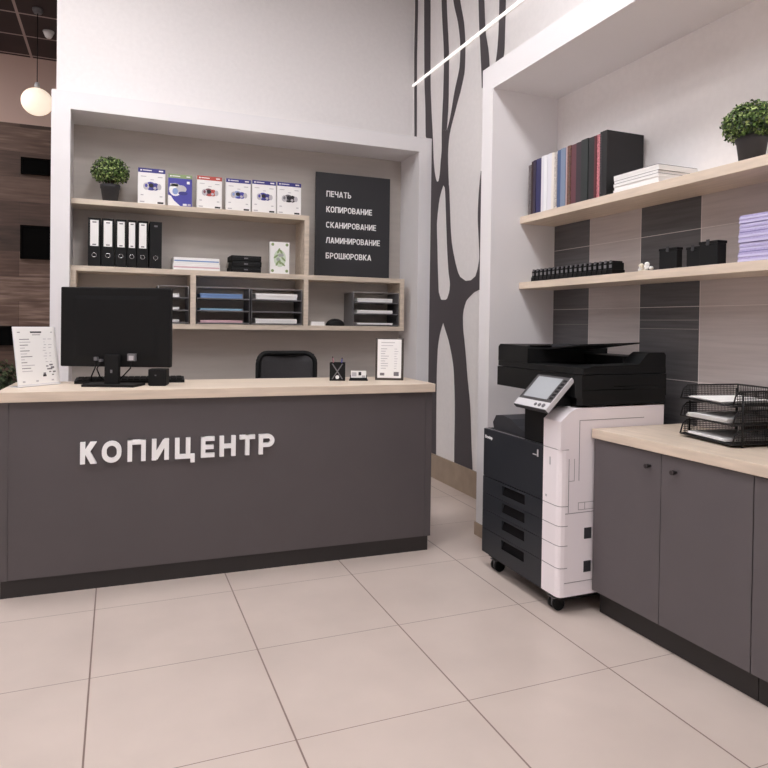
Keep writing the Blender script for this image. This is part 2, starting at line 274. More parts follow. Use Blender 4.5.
MURAL = [[(5.515,4.971,5.449,4.934),(5.489,4.235,5.424,4.206),(5.488,4.198,5.423,4.169),(5.488,4.162,5.423,4.133),(5.488,4.126,5.422,4.098),(5.488,4.09,5.423,4.062),(5.488,4.054,5.423,4.026),(5.489,4.018,5.424,3.991),(5.49,3.982,5.424,3.955),(5.49,3.946,5.425,3.92),(5.491,3.91,5.426,3.884),(5.491,3.874,5.426,3.849),(5.492,3.838,5.427,3.813),(5.492,3.802,5.428,3.777),(5.492,3.766,5.428,3.742),(5.491,3.729,5.428,3.706),(5.49,3.693,5.427,3.67),(5.489,3.656,5.426,3.633),(5.488,3.619,5.426,3.597),(5.486,3.583,5.425,3.561),(5.485,3.546,5.424,3.525),(5.484,3.509,5.423,3.489),(5.482,3.473,5.422,3.453),(5.481,3.436,5.421,3.416),(5.479,3.399,5.42,3.38),(5.478,3.363,5.419,3.344),(5.476,3.326,5.418,3.308),(5.475,3.289,5.417,3.272),(5.473,3.253,5.416,3.236),(5.472,3.216,5.415,3.199),(5.47,3.179,5.414,3.163),(5.469,3.143,5.413,3.127),(5.467,3.106,5.412,3.091),(5.465,3.069,5.411,3.055),(5.464,3.033,5.41,3.019),(5.462,2.996,5.409,2.983),(5.461,2.96,5.409,2.947)],[(5.326,4.865,5.193,4.791),(5.297,4.149,5.166,4.09),(5.296,4.112,5.165,4.054),(5.295,4.076,5.163,4.018),(5.293,4.039,5.162,3.983),(5.292,4.002,5.161,3.947),(5.29,3.966,5.16,3.911),(5.289,3.929,5.159,3.876),(5.287,3.893,5.157,3.84),(5.286,3.856,5.156,3.804),(5.284,3.82,5.155,3.768),(5.283,3.783,5.154,3.733),(5.281,3.747,5.153,3.697),(5.28,3.71,5.151,3.661),(5.278,3.673,5.15,3.626),(5.277,3.637,5.149,3.59),(5.275,3.6,5.148,3.554),(5.273,3.564,5.147,3.519),(5.271,3.527,5.145,3.483),(5.27,3.491,5.144,3.448),(5.268,3.454,5.143,3.412),(5.265,3.418,5.141,3.377),(5.262,3.382,5.139,3.342),(5.258,3.346,5.136,3.307),(5.254,3.31,5.132,3.271),(5.249,3.273,5.128,3.236),(5.245,3.237,5.124,3.2),(5.241,3.201,5.12,3.165),(5.238,3.165,5.116,3.129),(5.235,3.127,5.11,3.091),(5.234,3.088,5.105,3.052),(5.232,3.05,5.099,3.014),(5.23,3.012,5.093,2.975),(5.227,2.973,5.087,2.937),(5.224,2.935,5.082,2.898),(5.22,2.925,5.081,2.89),(5.199,2.894,5.078,2.863),(5.193,2.854,5.074,2.825),(5.189,2.815,5.07,2.786),(5.185,2.776,5.065,2.748),(5.182,2.737,5.061,2.71),(5.18,2.699,5.055,2.671),(5.177,2.659,5.047,2.631),(5.175,2.62,5.037,2.591),(5.172,2.58,5.023,2.55),(5.168,2.541,5.004,2.508),(5.166,2.523,4.985,2.488)],[(4.984,4.674,4.898,4.626),(4.955,3.996,4.86,3.953),(4.953,3.962,4.857,3.919),(4.95,3.927,4.854,3.885),(4.946,3.892,4.85,3.851),(4.942,3.857,4.846,3.817),(4.937,3.822,4.841,3.782),(4.932,3.787,4.836,3.748),(4.927,3.752,4.832,3.713),(4.922,3.717,4.827,3.679),(4.917,3.682,4.822,3.644),(4.912,3.647,4.818,3.61),(4.907,3.612,4.814,3.576),(4.904,3.578,4.81,3.542),(4.9,3.544,4.807,3.509),(4.898,3.51,4.805,3.476),(4.896,3.476,4.803,3.443),(4.895,3.441,4.802,3.408),(4.895,3.406,4.801,3.373),(4.895,3.371,4.801,3.338),(4.896,3.336,4.8,3.304),(4.897,3.302,4.8,3.269),(4.898,3.267,4.8,3.235),(4.899,3.232,4.8,3.2),(4.9,3.198,4.799,3.166),(4.901,3.163,4.8,3.131),(4.904,3.128,4.801,3.097),(4.906,3.094,4.803,3.063),(4.909,3.059,4.805,3.029),(4.912,3.025,4.809,2.995),(4.914,2.99,4.812,2.961),(4.915,2.955,4.817,2.927),(4.916,2.905,4.824,2.881)],[(4.844,4.596,4.739,4.537),(4.746,3.902,4.628,3.849),(4.734,3.862,4.617,3.811),(4.718,3.821,4.603,3.771),(4.699,3.778,4.588,3.731),(4.68,3.736,4.574,3.691),(4.663,3.694,4.561,3.652),(4.651,3.655,4.553,3.615),(4.641,3.618,4.547,3.58),(4.632,3.581,4.541,3.545),(4.624,3.545,4.537,3.511),(4.619,3.51,4.533,3.477),(4.616,3.476,4.531,3.444),(4.615,3.437,4.531,3.405),(4.617,3.398,4.531,3.367),(4.619,3.36,4.532,3.328),(4.626,3.315,4.534,3.283),(4.638,3.284,4.54,3.25),(4.652,3.253,4.551,3.219),(4.668,3.223,4.565,3.189),(4.684,3.193,4.58,3.159),(4.7,3.158,4.597,3.125),(4.713,3.126,4.616,3.096),(4.724,3.094,4.636,3.067),(4.735,3.061,4.655,3.037),(4.746,3.029,4.673,3.007),(4.758,2.998,4.69,2.979),(4.771,2.968,4.708,2.95),(4.785,2.938,4.726,2.922),(4.803,2.909,4.743,2.893),(4.824,2.881,4.759,2.863)],[(4.916,2.905,4.759,2.863),(4.916,2.855,4.776,2.819),(4.914,2.814,4.785,2.781),(4.912,2.755,4.793,2.726),(4.914,2.723,4.795,2.695),(4.919,2.691,4.795,2.662),(4.927,2.651,4.793,2.621),(4.931,2.619,4.791,2.588),(4.934,2.586,4.788,2.555),(4.939,2.554,4.785,2.522),(4.948,2.522,4.781,2.489),(4.962,2.492,4.777,2.456),(4.985,2.488,4.776,2.447)],[(5.166,2.526,4.775,2.45),(5.166,2.523,4.775,2.447),(5.165,2.492,4.774,2.418)],[(5.165,2.495,4.87,2.439),(5.164,2.45,4.9,2.402),(5.162,2.405,4.925,2.363),(5.161,2.367,4.939,2.33),(5.16,2.329,4.95,2.295),(5.159,2.292,4.958,2.26),(5.157,2.255,4.966,2.226),(5.156,2.218,4.972,2.191),(5.155,2.181,4.977,2.156),(5.154,2.144,4.978,2.121),(5.152,2.102,4.976,2.08),(5.151,2.06,4.973,2.039),(5.149,2.018,4.969,1.998),(5.148,1.976,4.965,1.957),(5.147,1.939,4.962,1.92),(5.145,1.901,4.959,1.884),(5.144,1.864,4.956,1.847),(5.143,1.826,4.953,1.811),(5.142,1.789,4.95,1.775),(5.14,1.752,4.946,1.738),(5.139,1.715,4.943,1.702),(5.138,1.677,4.939,1.666),(5.137,1.64,4.935,1.63),(5.135,1.602,4.931,1.593),(5.134,1.565,4.924,1.557),(5.132,1.509,4.886,1.501),(5.132,1.491,4.838,1.484)],[(4.87,2.439,4.77,2.42),(4.845,2.413,4.767,2.399),(4.837,2.374,4.761,2.361),(4.832,2.336,4.757,2.323),(4.828,2.299,4.753,2.286),(4.825,2.261,4.749,2.249),(4.82,2.22,4.745,2.208),(4.816,2.179,4.741,2.168),(4.812,2.139,4.737,2.128),(4.808,2.098,4.732,2.088),(4.804,2.066,4.727,2.056),(4.8,2.03,4.722,2.021),(4.796,1.995,4.715,1.985),(4.793,1.959,4.707,1.949),(4.788,1.916,4.693,1.906),(4.782,1.872,4.676,1.862),(4.776,1.831,4.657,1.821),(4.769,1.786,4.636,1.775),(4.761,1.741,4.611,1.73),(4.754,1.708,4.59,1.697),(4.744,1.675,4.557,1.664),(4.734,1.644,4.471,1.629)],[(4.267,2.43,4.196,2.415),(4.274,2.398,4.195,2.382),(4.28,2.366,4.194,2.349),(4.285,2.331,4.192,2.313),(4.29,2.296,4.191,2.278),(4.294,2.26,4.19,2.242),(4.297,2.225,4.189,2.206),(4.299,2.193,4.188,2.175),(4.301,2.162,4.187,2.144),(4.302,2.131,4.186,2.113),(4.302,2.099,4.185,2.082),(4.3,2.066,4.184,2.05),(4.297,2.032,4.183,2.017),(4.292,1.999,4.182,1.985),(4.288,1.966,4.181,1.953),(4.284,1.932,4.18,1.921),(4.28,1.896,4.179,1.885),(4.276,1.86,4.178,1.85),(4.273,1.823,4.177,1.814),(4.271,1.787,4.176,1.779),(4.277,1.758,4.175,1.75),(4.292,1.707,4.174,1.699),(4.324,1.655,4.172,1.646),(4.391,1.629,4.171,1.617),(4.471,1.629,4.171,1.613)],[(4.734,1.644,4.171,1.613),(4.729,1.612,4.17,1.584),(4.734,1.572,4.169,1.548)],[(4.734,1.572,4.255,1.552),(4.737,1.562,4.297,1.544),(4.741,1.55,4.34,1.534),(4.769,1.508,4.417,1.497),(4.78,1.498,4.433,1.488),(4.838,1.484,4.455,1.473)],[(5.132,1.502,4.444,1.482),(5.132,1.491,4.455,1.473),(5.13,1.452,4.478,1.438),(5.129,1.407,4.497,1.399),(5.127,1.362,4.505,1.358),(5.125,1.302,4.502,1.305)],[(5.125,1.307,4.836,1.308),(5.125,1.302,4.836,1.304),(5.124,1.259,4.863,1.262),(5.122,1.215,4.888,1.22),(5.121,1.165,4.907,1.171),(5.119,1.115,4.921,1.122),(5.117,1.071,4.928,1.079),(5.116,1.027,4.932,1.036),(5.115,0.983,4.935,0.993),(5.113,0.944,4.937,0.955),(5.112,0.905,4.938,0.917),(5.111,0.866,4.939,0.879),(5.109,0.828,4.94,0.842),(5.108,0.792,4.939,0.807),(5.107,0.756,4.939,0.772),(5.106,0.72,4.939,0.737),(5.104,0.684,4.939,0.702),(5.103,0.649,4.939,0.667),(5.102,0.613,4.938,0.632),(5.101,0.577,4.938,0.597),(5.1,0.541,4.938,0.562),(5.098,0.506,4.937,0.527),(5.097,0.47,4.937,0.492),(5.096,0.434,4.936,0.457),(5.095,0.398,4.935,0.423),(5.094,0.363,4.935,0.388),(5.092,0.327,4.934,0.353),(5.091,0.291,4.933,0.318),(5.09,0.255,4.932,0.283),(5.089,0.22,4.931,0.248),(5.088,0.184,4.93,0.214),(5.087,0.158,4.929,0.189)],[(4.836,1.308,4.502,1.309),(4.836,1.304,4.502,1.305),(4.809,1.264,4.498,1.268),(4.784,1.229,4.492,1.234),(4.759,1.195,4.483,1.201),(4.736,1.16,4.474,1.168),(4.709,1.11,4.463,1.119),(4.693,1.076,4.456,1.086),(4.678,1.042,4.449,1.053),(4.665,1.008,4.443,1.02),(4.654,0.977,4.437,0.99),(4.646,0.945,4.432,0.96),(4.64,0.914,4.426,0.929),(4.637,0.89,4.422,0.907),(4.633,0.857,4.415,0.875),(4.629,0.823,4.408,0.843),(4.625,0.79,4.4,0.811),(4.622,0.756,4.392,0.78),(4.619,0.723,4.384,0.748),(4.617,0.689,4.377,0.717),(4.615,0.656,4.371,0.685),(4.614,0.622,4.367,0.653),(4.613,0.587,4.363,0.62),(4.612,0.551,4.359,0.586),(4.612,0.515,4.356,0.552),(4.612,0.479,4.353,0.518),(4.612,0.443,4.35,0.485),(4.613,0.408,4.347,0.451),(4.613,0.372,4.344,0.417),(4.613,0.335,4.34,0.383),(4.613,0.299,4.336,0.349),(4.612,0.262,4.332,0.315),(4.611,0.226,4.328,0.281),(4.61,0.181,4.323,0.24),(4.608,0.137,4.319,0.198),(4.607,0.092,4.316,0.156)],[(4.4,4.348,4.34,4.314),(4.34,3.721,4.254,3.682),(4.338,3.687,4.25,3.649),(4.335,3.654,4.247,3.616),(4.332,3.621,4.244,3.583),(4.33,3.587,4.241,3.55),(4.327,3.554,4.237,3.517),(4.324,3.521,4.234,3.483),(4.32,3.482,4.228,3.445),(4.316,3.449,4.221,3.411),(4.311,3.416,4.21,3.377),(4.307,3.383,4.199,3.342),(4.303,3.351,4.188,3.307),(4.299,3.318,4.18,3.274),(4.295,3.287,4.174,3.243),(4.292,3.256,4.17,3.212),(4.288,3.226,4.166,3.182),(4.285,3.195,4.162,3.152),(4.282,3.164,4.159,3.122),(4.279,3.134,4.156,3.092),(4.276,3.104,4.153,3.062),(4.274,3.073,4.15,3.032),(4.272,3.043,4.146,3.002)],[(4.058,4.157,3.966,4.106),(4.047,3.59,3.96,3.551),(4.047,3.559,3.96,3.521),(4.047,3.529,3.961,3.491),(4.047,3.498,3.961,3.461),(4.047,3.468,3.962,3.432),(4.048,3.438,3.963,3.402),(4.049,3.407,3.963,3.372),(4.05,3.378,3.964,3.343),(4.052,3.35,3.964,3.314),(4.055,3.321,3.964,3.285),(4.058,3.293,3.965,3.257),(4.061,3.264,3.966,3.228),(4.066,3.235,3.969,3.198),(4.072,3.205,3.975,3.17),(4.079,3.176,3.981,3.141),(4.086,3.149,3.984,3.113),(4.093,3.12,3.987,3.083),(4.101,3.091,3.99,3.053),(4.112,3.063,3.995,3.023)]]
def part(name, mb, mats, parent, label=None):
    """mesh given in world coordinates -> local child of parent (thing or part)"""
    M = Matrix.Identity(4); chain=[]; p=parent
    while p: chain.append(p); p=p.parent
    for q in reversed(chain): M = M @ (Matrix.Translation(q.location) @ q.rotation_euler.to_matrix().to_4x4())
    I=M.inverted(); mb.v=[tuple(I@Vector(v)) for v in mb.v]
    o=mb.build(name, mats, parent)
    if label: o['label']=label
    return o
def solo(name, mb, mats, label, cat, base, group=None):
    """a thing that is one mesh; base = its origin"""
    b=Vector(base); mb.v=[tuple(Vector(v)-b) for v in mb.v]
    return tag(mb.build(name, mats, None, base), label, cat, group)

# ================================================================= the setting
WX, BY, FY, H = 2.489, 5.50, 9.05, 4.45
struct(MB().box(-4.6,2.62,-3.62,FY+.12,-.1,0).build('floor', FLOOR), 'beige porcelain tiled floor', 'floor')
struct(MB().box(-4.6,2.62,-3.62,FY+.12,H,H+.1).build('ceiling', CEIL), 'dark tiled ceiling with light grid', 'ceiling')
struct(MB().box(-.43,WX,BY,BY+.14,0,H).build('wall_back', WALL), 'white wall above the reception shelving', 'wall')
WR = 2.530   # back of the right niche
mw = MB().box(WX,WX+.12,3.42,FY+.12,0,H).box(WX,WX+.12,-3.5,3.42,2.71,H).box(WR,WX+.12,.11,3.42,0,2.71).box(WX,WX+.12,-3.5,.11,0,2.71)
def clampz(z): return min(H-.002, max(.2, z))
for si,row in enumerate(MURAL):
    vs=[]; fs=[]
    for (ya,za,yb,zb) in row: vs += [(WX-.001-si*.00008,min(ya,BY-.001),clampz(za)),(WX-.001-si*.00008,min(yb,BY-.001),clampz(zb))]
    for k in range(len(row)-1): fs.append((2*k,2*k+1,2*k+3,2*k+2))
    mw.add(vs,fs,1)
struct(mw.build('wall_right',[WALL,MURAL_M],fix=False),'white wall painted with charcoal tree trunks','wall')
struct(MB().box(-4.6,-4.48,-3.5,FY+.12,0,H).build('wall_left',WALL),'white side wall','wall')
struct(MB().box(-4.48,WX,-3.62,-3.5,0,H).build('wall_front',WALL),'white wall behind the viewer','wall')
fw = MB().box(-4.48,WX,FY,FY+.12,0,3.64,1).box(-4.48,WX,FY,FY+.12,3.64,H,0)
struct(fw.build('wall_far',[FARW,WOODW]),'far wall of dark planks under a beige band','wall')
struct(MB().box(WX-.014,WX,3.541,5.095,0,.2).build('baseboard_right',SKIRT),'tan tile skirting along the mural wall','baseboard')
# built-out surround of the shelving niche on the back wall
t1 = MB().box(-.43,-.31,5.10,BY,0,2.88).box(2.372,WX,5.10,BY,0,2.88).box(-.31,2.372,5.10,BY,2.757,2.88)
struct(t1.build('trim_1',FRAMEW),'white boxed surround of the reception shelving niche','niche surround')
struct(MB().box(-.31,2.372,BY-.012,BY,0,2.757).build('trim_2',GREIGE),'greige back panel of the reception niche','niche panel')
# built-out surround of the niche on the right wall
t3 = MB().box(2.063,WR,3.41,3.532,0,2.845).box(2.063,WR,.12,3.41,2.70,2.845).box(2.063,WR,.0,.12,0,2.845)
struct(t3.build('trim_3',FRAMEW),'white boxed surround of the right wall niche','niche surround')
struct(MB().box(2.055,2.063,3.36,3.54,0,.078).box(2.063,WX-.014,3.532,3.54,0,.078).build('baseboard_niche',SKIRT),'tan tile skirting at the foot of the right surround','baseboard')
# wall tiles between worktop and shelf, columns of dark and light tile
TD = mat('charcoal_wall_tile',(84,82,84),.4,noise=.12,nscale=5,nstretch=(1,.7,14))
TL = mat('taupe_wall_tile',(184,174,171),.4,noise=.04,nscale=5,nstretch=(1,.7,14))
GR = mat('pale_tile_grout',(214,206,202),.8)
TS = mat('pale_tile_vein',(150,144,142),.5)
tl = MB().box(WR-.0105,WR,.12,3.41,.60,1.925,2)
ys=[3.409,3.075,2.677,2.295,1.90,1.49,1.10,.71,.32,.125]; zs=[.60,1.037,1.392,1.755,1.924]
for i in range(len(ys)-1):
    for k in range(len(zs)-1):
        tl.box(WR-.011,WR-.005,ys[i+1]+.0022,ys[i]-.0022,zs[k]+.0015,zs[k+1]-.0015,0 if i%2==0 else 1)
for z in (1.283,1.326): tl.box(WR-.0114,WR-.008,2.30,2.672,z,z+.003,3)
tl.box(WR-.0114,WR-.008,3.08,3.405,1.30,1.302,3)
struct(tl.build('trim_4',[TD,TL,GR,TS]),'dark and light tile columns in the right niche','wall tiles')

# ================================================================= far room
PBLK=mat('dull_black_panel',(10,9,9),.9,spec=.1)
for k,(x0,x1,z0,z1,l) in enumerate(((-1.085,-.35,3.04,3.235,'black panel on the plank wall, the highest one below the globe lamp'),(-1.085,-.35,2.015,2.42,'tall black panel on the plank wall, the middle of the three'),(-2.1,-1.15,.97,1.20,'low black panel on the plank wall behind the price sheet'))):
    t=thing('wall_panel',l,'wall panel',((x0+x1)/2,FY,z0),0,'black panels on the plank wall')
    part('panel_face',MB().box(x0+.02,x1-.02,FY-.035,FY,z0+.02,z1-.02,bev=.004),PBLK,t)
    e=MB().box(x0,x1,FY-.05,FY,z0,z0+.02).box(x0,x1,FY-.05,FY,z1-.02,z1).box(x0,x0+.02,FY-.05,FY,z0+.02,z1-.02).box(x1-.02,x1,FY-.05,FY,z0+.02,z1-.02)
    part('panel_frame',e,PBLK,t)
t=thing('pendant_lamp','glowing opal globe pendant hanging beside the reception wall','pendant lamp',(-.772,7.6,H))
part('lamp_shade',MB().sphere((-.772,7.6,3.505),(.147,.147,.137),0,32,20),GLOBE,t,'glowing white globe')
part('cord',MB().cyl((-.772,7.6,3.70),(-.772,7.6,H-.04),.004),BLACK,t)
part('lamp_cap',MB().cyl((-.772,7.6,3.635),(-.772,7.6,3.70),.03,16,r1=.02),SILVER,t)
part('canopy',MB().lathe([(.035,H-.05),(.05,H-.02),(.05,H)],20,0,Matrix.Translation((-.772,7.6,0))),MIDGREY,t)
t=thing('smoke_detector','small white smoke detector on the dark ceiling','smoke detector',(-.72,8.15,H))
part('housing',MB().lathe([(.02,H-.075),(.035,H-.06),(.048,H-.03),(.052,H-.012)],20,0,Matrix.Translation((-.72,8.15,0))),LETTERW,t)
part('mounting_base',MB().lathe([(.058,H-.012),(.058,H)],20,0,Matrix.Translation((-.72,8.15,0))),SILVER,t)

def foliage(c, r, n, size, seed, flat=.0):
    rnd=random.Random(seed); mb=MB()
    for i in range(n):
        z=rnd.uniform(-.75,1); a=rnd.uniform(0,2*PI); q=math.sqrt(1-z*z)
        k=rnd.choice([1,.97,.9,.8,.65])*rnd.uniform(.93,1.06)
        d=Vector((q*math.cos(a),q*math.sin(a),z)); p=Vector(c)+Vector((d.x*r[0],d.y*r[1],d.z*r[2]))*k
        nn=(d+Vector((rnd.gauss(0,.5),rnd.gauss(0,.5),rnd.gauss(.2,.5)))).normalized()
        u=nn.cross(Vector((rnd.gauss(0,1),rnd.gauss(0,1),rnd.gauss(0,1)))).normalized(); w=nn.cross(u)
        L=size*rnd.uniform(.7,1.25); Wd=L*.36
        mb.add([p,p+u*L*.5+w*Wd+nn*L*.12,p+u*L,p+u*L*.5-w*Wd+nn*L*.12],[(0,1,2),(0,2,3)],rnd.choice([0,0,1,2,1]))
    return mb
PLM=[mat('shade_leaf',(52,66,36),.7),mat('shade_leaf_dark',(34,42,22),.7),mat('shade_leaf_olive',(84,92,58),.7)]
def potted_bush(x,y,z,rp0,rp1,hp,rb,zb,label,n,size,seed,group=None,name='potted_plant',leaf=None):
    t=thing(name,label,'plant',(x,y,z),0,group); T=Matrix.Translation((x,y,z))
    part('pot',MB().lathe([(rp0,0),(rp0+(rp1-rp0)*.78,hp*.76),(rp1*1.0,hp*.78),(rp1*1.04,hp),(rp1*.93,hp),(rp1*.9,hp*.86),(.001,hp*.86)],28,0,T),POT,t)
    part('soil',MB().lathe([(rp1*.88,hp*.862),(rp1*.88,hp*.9),(.001,hp*.92)],20,0,T),SOIL,t)
    s=MB(); rnd=random.Random(seed)
    for i in range(10):
        a=rnd.uniform(0,2*PI); d=rnd.uniform(.1,.6)
        s.tube([(x+math.cos(a)*rp1*.3*d,y+math.sin(a)*rp1*.3*d,z+hp*.88),(x+math.cos(a)*rb[0]*.4*d,y+math.sin(a)*rb[1]*.4*d,z+(hp+zb)/2),(x+math.cos(a)*rb[0]*.8*d,y+math.sin(a)*rb[1]*.8*d,z+zb+rb[2]*.3)],rb[0]*.02,5)
    part('stems',s,mat('stem_brown',(70,60,40),.8),t)
    fo=foliage((x,y,z+zb),rb,n,size,seed)
    fo.sphere((x,y,z+zb),(rb[0]*.62,rb[1]*.62,rb[2]*.62),1,14,9)
    part('foliage',fo,leaf or [GREEN1,GREEN2,GREEN3],t)
    return t
potted_bush(-.98,6.05,0,.2,.26,.55,(.36,.36,.30),.66,'dark green bush in a tall planter behind the price sheet',2200,.035,3,name='planter_bush',leaf=PLM)

# ================================================================= lamps
def ceiling_light(x,y,sx,sy,label):
    t=thing('ceiling_light',label,'ceiling light',(x,y,H),0,'square ceiling lights')
    part('lamp_frame',MB().box(x-sx/2-.03,x+sx/2+.03,y-sy/2-.03,y+sy/2+.03,H-.025,H),LETTERW,t)
    part('diffuser',MB().box(x-sx/2,x+sx/2,y-sy/2,y+sy/2,H-.032,H-.025),LAMP,t)
for x,y,l in ((.6,2.5,'square ceiling light above the desk front'),(.7,.8,'square ceiling light over the open floor'),(.2,-1.6,'added square fill light behind the viewer'),(-1.9,1.4,'square ceiling light at the left of the open floor'),(-.75,3.75,'square ceiling light left of the reception niche'),(-2.6,7.0,'added square fill light in the plank walled room beyond')): ceiling_light(x,y,.6,.6,l)  # lights behind the viewer and in the far room are added as fill
t=thing('linear_lamp','thin white linear lamp running along the mural wall','linear lamp',(WX,4.0,3.45))
part('lamp_diffuser',MB().box(WX-.022,WX-.006,1.0,5.485,3.445,3.463,bev=.003),ROD,t)
part('mounting_rail',MB().box(WX-.007,WX,1.0,5.485,3.448,3.460),LETTERW,t)

# ================================================================= reception desk
dk=thing('reception_desk','charcoal reception desk with pale wood top and white raised lettering','reception desk',(.605,3.63,0))
DF=3.37
part('front_panel',MB().box(-.457,1.630,DF,DF+.02,.085,.907),DESKG,dk)
for x0,x1 in ((-.50,-.4575),(1.6305,1.668)): part('side_panel',MB().box(x0,x1,DF-.003,3.86,.085,.907),DESKG,dk)
part('plinth',MB().box(-.488,1.658,DF+.012,DF+.03,0,.085).box(-.488,-.470,DF+.03,3.84,0,.085).box(1.640,1.658,DF+.03,3.84,0,.085),PLINTH,dk,'black recessed plinth')
part('countertop',MB().box(-.508,1.678,3.345,3.885,.907,.954,bev=.003),MAPLE,dk,'pale wood countertop')
part('inner_shelf',MB().box(-.457,1.630,DF+.02,3.80,.70,.72),DESKG,dk)
# raised letters
px_x=lambda u: -.156+(u-79.5)*(.927/196.5)
spans={0:(65,128),1:(138,208),2:(222,285),3:(303,372),4:(385,450),5:(465,513),6:(530,586),7:(600,652),8:(668,720)}
XL=[(-.155,-.086),(-.061,.026),(.053,.136),(.164,.243),(.272,.366),(.396,.462),(.487,.5665),(.587,.6645),(.6845,.765)]
for ch,(x0,x1) in zip('КОПИЦЕНТР',XL):
    w=(x1-x0)/.103; mb=MB()
    for q,pl in enumerate(glyph(ch,w,.205)): mb.prism([(x0+a*.103,.607+b*.103) for a,b in pl],DF-.022+q*.00006,DF-.0002,0,None,'y')
    part('letter',mb,LETTERW,dk,'white raised letter')

_P=Vector((1.647,3.362,0)); _a=math.radians(-1.7)
dk.location=_P+Matrix.Rotation(_a,3,'Z')@(dk.location-_P); dk.rotation_euler=(0,0,_a)
# ================================================================= things on the desk
DZ=.954
mo=thing('desktop_monitor','black desktop monitor seen from behind on the reception desk','monitor',(.0,3.66,DZ),math.radians(-22))
def R2(a): return math.radians(a)
mm=MB().box(-.283,.283,-.012,.02,.095,.503,bev=.007)
mm.add([(-.22,-.012,.13),(.22,-.012,.13),(.22,-.012,.46),(-.22,-.012,.46),(-.20,-.0145,.15),(.20,-.0145,.15),(.20,-.0145,.44),(-.20,-.0145,.44)],[(4,5,6,7),(0,1,5,4),(1,2,6,5),(2,3,7,6),(3,0,4,7)])
mm.build('housing',BLACK,mo)
MB().box(-.265,.265,.02,.0225,.115,.497).build('screen',GLOSSB,mo)
sn=MB().box(-.036,.036,-.062,-.034,.01,.16,bev=.004); sn.build('stand_neck',BLACKM,mo)
MB().box(-.005,.005,-.0635,-.062,.068,.084).build('badge',MIDGREY,mo)
MB().prism([(-.14,.03),(-.13,-.11),(.13,-.11),(.14,.03)],0,.012).build('stand_base',BLACKM,mo)
pt=MB().box(-.10,-.085,-.038,-.012,.128,.146).box(-.075,-.062,-.036,-.012,.122,.135); pt.build('port_plug',MIDGREY,mo)
MB().box(.07,.11,-.0365,-.012,.128,.165).box(.078,.102,-.038,-.036,.132,.155,1).build('rating_label',[MIDGREY,INKL],mo)
cb=MB()
cb.tube([(-.092,-.03,.13),(-.094,-.035,.09),(-.115,-.03,.045),(-.13,.0,.02),(-.12,.02,.017)],.0035)
cb.tube([(-.07,-.03,.122),(-.085,-.034,.085),(-.075,-.02,.045),(-.06,.005,.02),(-.05,.02,.017)],.0035)
cb.tube([(.09,-.03,.135),(.085,-.034,.09),(.05,-.025,.055),(.015,.005,.03),(.0,.02,.017)],.0035)
cb.build('cable',BLACKM,mo)

kb=thing('keyboard','black keyboard lying behind the monitor on the desk','keyboard',(.075,3.815,DZ),math.radians(-3))
MB().prism([(-.056,0),(.056,0),(.056,.026),(-.056,.014)],-.275,.275,0,None,'x').build('keyboard_body',BLACKM,kb)
km=MB()
for r in range(5):
    for c in range(17): km.box(-.262+c*.031,-.235+c*.031,-.05+r*.02,-.034+r*.02,.016+r*.0021,.022+r*.0021)
km.build('keys',BLACK,kb)['kind']='stuff'

bx=thing('mini_speaker','small black cube speaker on the desk beside the monitor','speaker',(.205,3.605,DZ),math.radians(-14))
MB().box(-.045,.045,-.042,.042,.003,.086,bev=.004).build('speaker_body',BLACKM,bx)
MB().box(-.038,.038,-.0435,-.042,.01,.08).build('speaker_grille',BLACK,bx)
MB().box(-.012,-.004,-.0445,-.0435,.052,.058).build('badge',MIDGREY,bx)
MB().box(-.04,.04,-.037,.037,0,.003).build('foot',BLACK,bx)

def text_rows(mb,x0,x1,z0,z1,y,seed,rows,right=True,m=1,md=2):
    rnd=random.Random(seed)
    for i in range(rows):
        z=z1-(z1-z0)*(i+.5)/rows; h=(z1-z0)/rows*.22
        mb.box(x0,x0+(x1-x0)*rnd.uniform(.3,.62),y-.0004,y,z-h/2,z+h/2,m)
        if right: mb.box(x1-(x1-x0)*rnd.uniform(.08,.16),x1,y-.0004,y,z-h/2,z+h/2,m)
# price sheet: plane from front-left to back-right, leaning back
ps=thing('price_sheet_stand','white price sheet in a leaning clear stand at the left end of the desk','price sheet',(-.353,3.706,DZ),math.radians(45))
Lean=Matrix.Rotation(-math.atan2(.045,.292),4,'X')
g=MB().box(-.122,.122,.0,.003,0,.30,M=Lean); 
sh=MB().box(-.118,.118,-.0012,0,.004,.297,0,M=Lean)
def LB(x0,x1,z0,z1,m): sh.box(x0,x1,-.0018,-.0012,z0,z1,m,M=Lean)
LB(-.028,.036,.268,.276,2); LB(-.018,.028,.257,.260,1); LB(-.10,-.085,.270,.274,1); LB(.09,.1,.270,.273,1)
rnd=random.Random(5)
for i in range(12):
    z=.235-i*.0145; LB(-.092,-.092+rnd.uniform(.02,.075),z,z+.0035,3 if i%2 else 1)
    if i<9: LB(.035+rnd.uniform(0,.01),.05+rnd.uniform(0,.012),z,z+.003,3)
    if i%3!=1 and i<9: LB(.07,.07+rnd.uniform(.01,.022),z,z+.003,3)
for (x,z,w,h) in ((.045,.095,.014,.006),(.065,.10,.02,.008),(.05,.08,.03,.007),(.072,.085,.02,.01),(.06,.066,.012,.006),(.082,.064,.016,.008),(.075,.05,.012,.006)): LB(x,x+w,z,z+h,1)
LB(.022,.042,.046,.056,2); LB(.026,.04,.056,.066,1)
for x in (-.095,-.02,.07): LB(x,x+.014,.022,.030,3)
sh.build('price_sheet',[PAPER,INK,INKD,INKL],ps)
g.build('stand_back',mat('clear_acrylic_white',(235,235,238),.15),ps)
MB().box(-.12,.12,.0,.075,0,.003).box(-.12,.12,.0,.004,0,.012).build('stand_foot',mat('acrylic_foot',(225,225,230),.15),ps)

